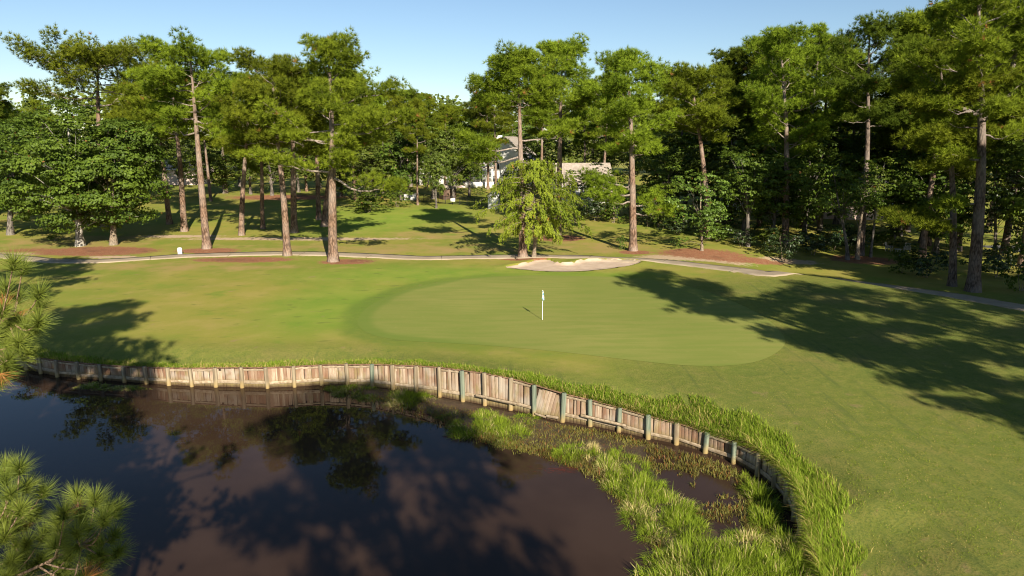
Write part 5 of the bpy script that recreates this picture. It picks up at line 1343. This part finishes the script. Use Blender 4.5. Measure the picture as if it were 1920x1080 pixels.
# ------------------------------------------------------------------ young pine close to the viewpoint
def near_pine():
    rg = np.random.default_rng(505); wd = Wood(); bx, by = -7.6, 6.6; bz = lz(bx, by)
    O = np.array([bx, by, bz]); Htop = 11.6
    t = np.linspace(0, 1, 14)
    tr = lambda u: np.stack([0.10 * np.sin(u * 5), 0.08 * np.cos(u * 4) - 0.08, u * (Htop - bz)], -1)
    wd.tube(tr(t), 0.15 * (1 - 0.85 * t), 10, t * 0.3)
    C, D, T = [], [], []
    def tuft(c, d, tint): C.append(c); D.append(d); T.append(tint)
    def px3(px, py, d):
        l, dr = ray(px, py); return np.array([l * d, d, CAM_H - dr * d]) - O
    def limb(target, tips, z_on):
        S = tr(np.array([z_on / (Htop - bz)]))[0]; s = np.linspace(0, 1, 8)
        pts = S + (target - S) * s[:, None] + np.array([0, 0, -0.18 * np.linalg.norm(target - S)]) * (np.sin(s * 3.14) * 0.8)[:, None] + rg.normal(0, 0.03, (8, 3)) * s[:, None]
        wd.tube(pts, 0.036 * (1 - 0.7 * s), 6, 0.3)
        for c in tips:
            f = np.clip(rg.uniform(0.45, 0.95), 0, 1); b0 = np.array([np.interp(f, s, pts[:, k]) for k in range(3)])
            if np.linalg.norm(c - b0) > 1.3: b0 = pts[-1]
            s2 = np.linspace(0, 1, 6); up = np.array([0, 0, -0.16 * np.linalg.norm(c - b0)])
            p2 = b0 + (c - b0) * s2[:, None] + up * np.sin(s2 * 3.14)[:, None]
            wd.tube(p2, 0.011 * (1 - 0.5 * s2), 5, 0.6)
            d = unit(p2[-1] - p2[-3]) * 0.6 + np.array([0, 0, 0.55]); d = unit(d)
            tn = rg.uniform(0.25, 0.85)
            tuft(c, d, tn); tuft(c - d * 0.07, d, tn - 0.1)
            if rg.random() < 0.10: tuft(c - d * 0.18, -d * 0.3 + rg.normal(0, 0.4, 3), 2.0)
            if rg.random() < 0.5: tuft(p2[3] + rg.normal(0, 0.02, 3), unit(d + rg.normal(0, 0.5, 3)), tn)
    # limbs reaching into view, tips as seen
    A = [(20, 500), (48, 505), (8, 545), (38, 560), (66, 562), (80, 575), (30, 600), (58, 618), (12, 625), (40, 640), (18, 672), (45, 668), (22, 700), (70, 600), (2, 590)]
    limb(px3(20, 600, 7.0), [px3(x + rg.normal(0, 4), y + rg.normal(0, 4), rg.uniform(6.5, 7.4)) for x, y in A], 9.6)
    limb(px3(-20, 690, 7.0), [px3(x, y, rg.uniform(6.6, 7.2)) for x, y in ((14, 690), (-10, 660), (-25, 700), (-5, 720))], 9.0)
    Bp = [(12, 872), (35, 880), (5, 910), (48, 915), (22, 930), (70, 925), (40, 955), (8, 960), (60, 965), (30, 990), (4, 1010), (45, 1020), (20, 1050), (58, 1060), (10, 1085), (40, 1090), (75, 1050)]
    limb(px3(10, 970, 6.6), [px3(x + rg.normal(0, 4), y + rg.normal(0, 4), rg.uniform(6.0, 7.0)) for x, y in Bp], 8.2)
    Cp = [(150, 945), (180, 942), (200, 955), (125, 962), (160, 970), (190, 985), (215, 960), (110, 985), (140, 1000), (175, 1010), (210, 1005), (222, 1030), (105, 1020), (135, 1035), (165, 1050), (195, 1055), (120, 1070), (150, 1085), (95, 1055), (180, 1085), (85, 1000), (130, 1100), (100, 1095)]
    limb(px3(150, 1020, 6.2), [px3(x + rg.normal(0, 4), y + rg.normal(0, 4), rg.uniform(5.8, 6.6)) for x, y in Cp], 7.4)
    # the rest of the tree, out of view
    for k in range(20):
        az = 1.6 + k * 0.29 + rg.normal(0, 0.1); zl = rg.uniform(3.0, Htop - bz - 0.4); r = 2.3 * (1.05 - zl / (Htop - bz)) + 0.5
        h = np.array([math.cos(az), math.sin(az), 0.35]); tgt = tr(np.array([zl / (Htop - bz)]))[0] + h * r
        if tgt[0] > 1.2 and tgt[1] > -2: continue
        limb(tgt, [tgt + rg.normal(0, 0.3, 3) for _ in range(7)], zl)
    limb(tr(np.array([1.0]))[0], [tr(np.array([1.0]))[0] + rg.normal(0, 0.15, 3) for _ in range(5)], Htop - bz - 0.8)
    tri = needle_tris(rg, np.array(C), unit(np.array(D)), 150, 0.215, 0.0052, 1.05, np.array(T))
    return wd.mesh('near_pine_wood', M['near_bark']), tri_mesh('near_pine_crown', [tri], M['needles_near']), O
a_, b_, O = near_pine()
plant('pine_tree', (a_, b_), tuple(O), 'young pine close by at the left edge with bristling needle tufts', 'pine tree')
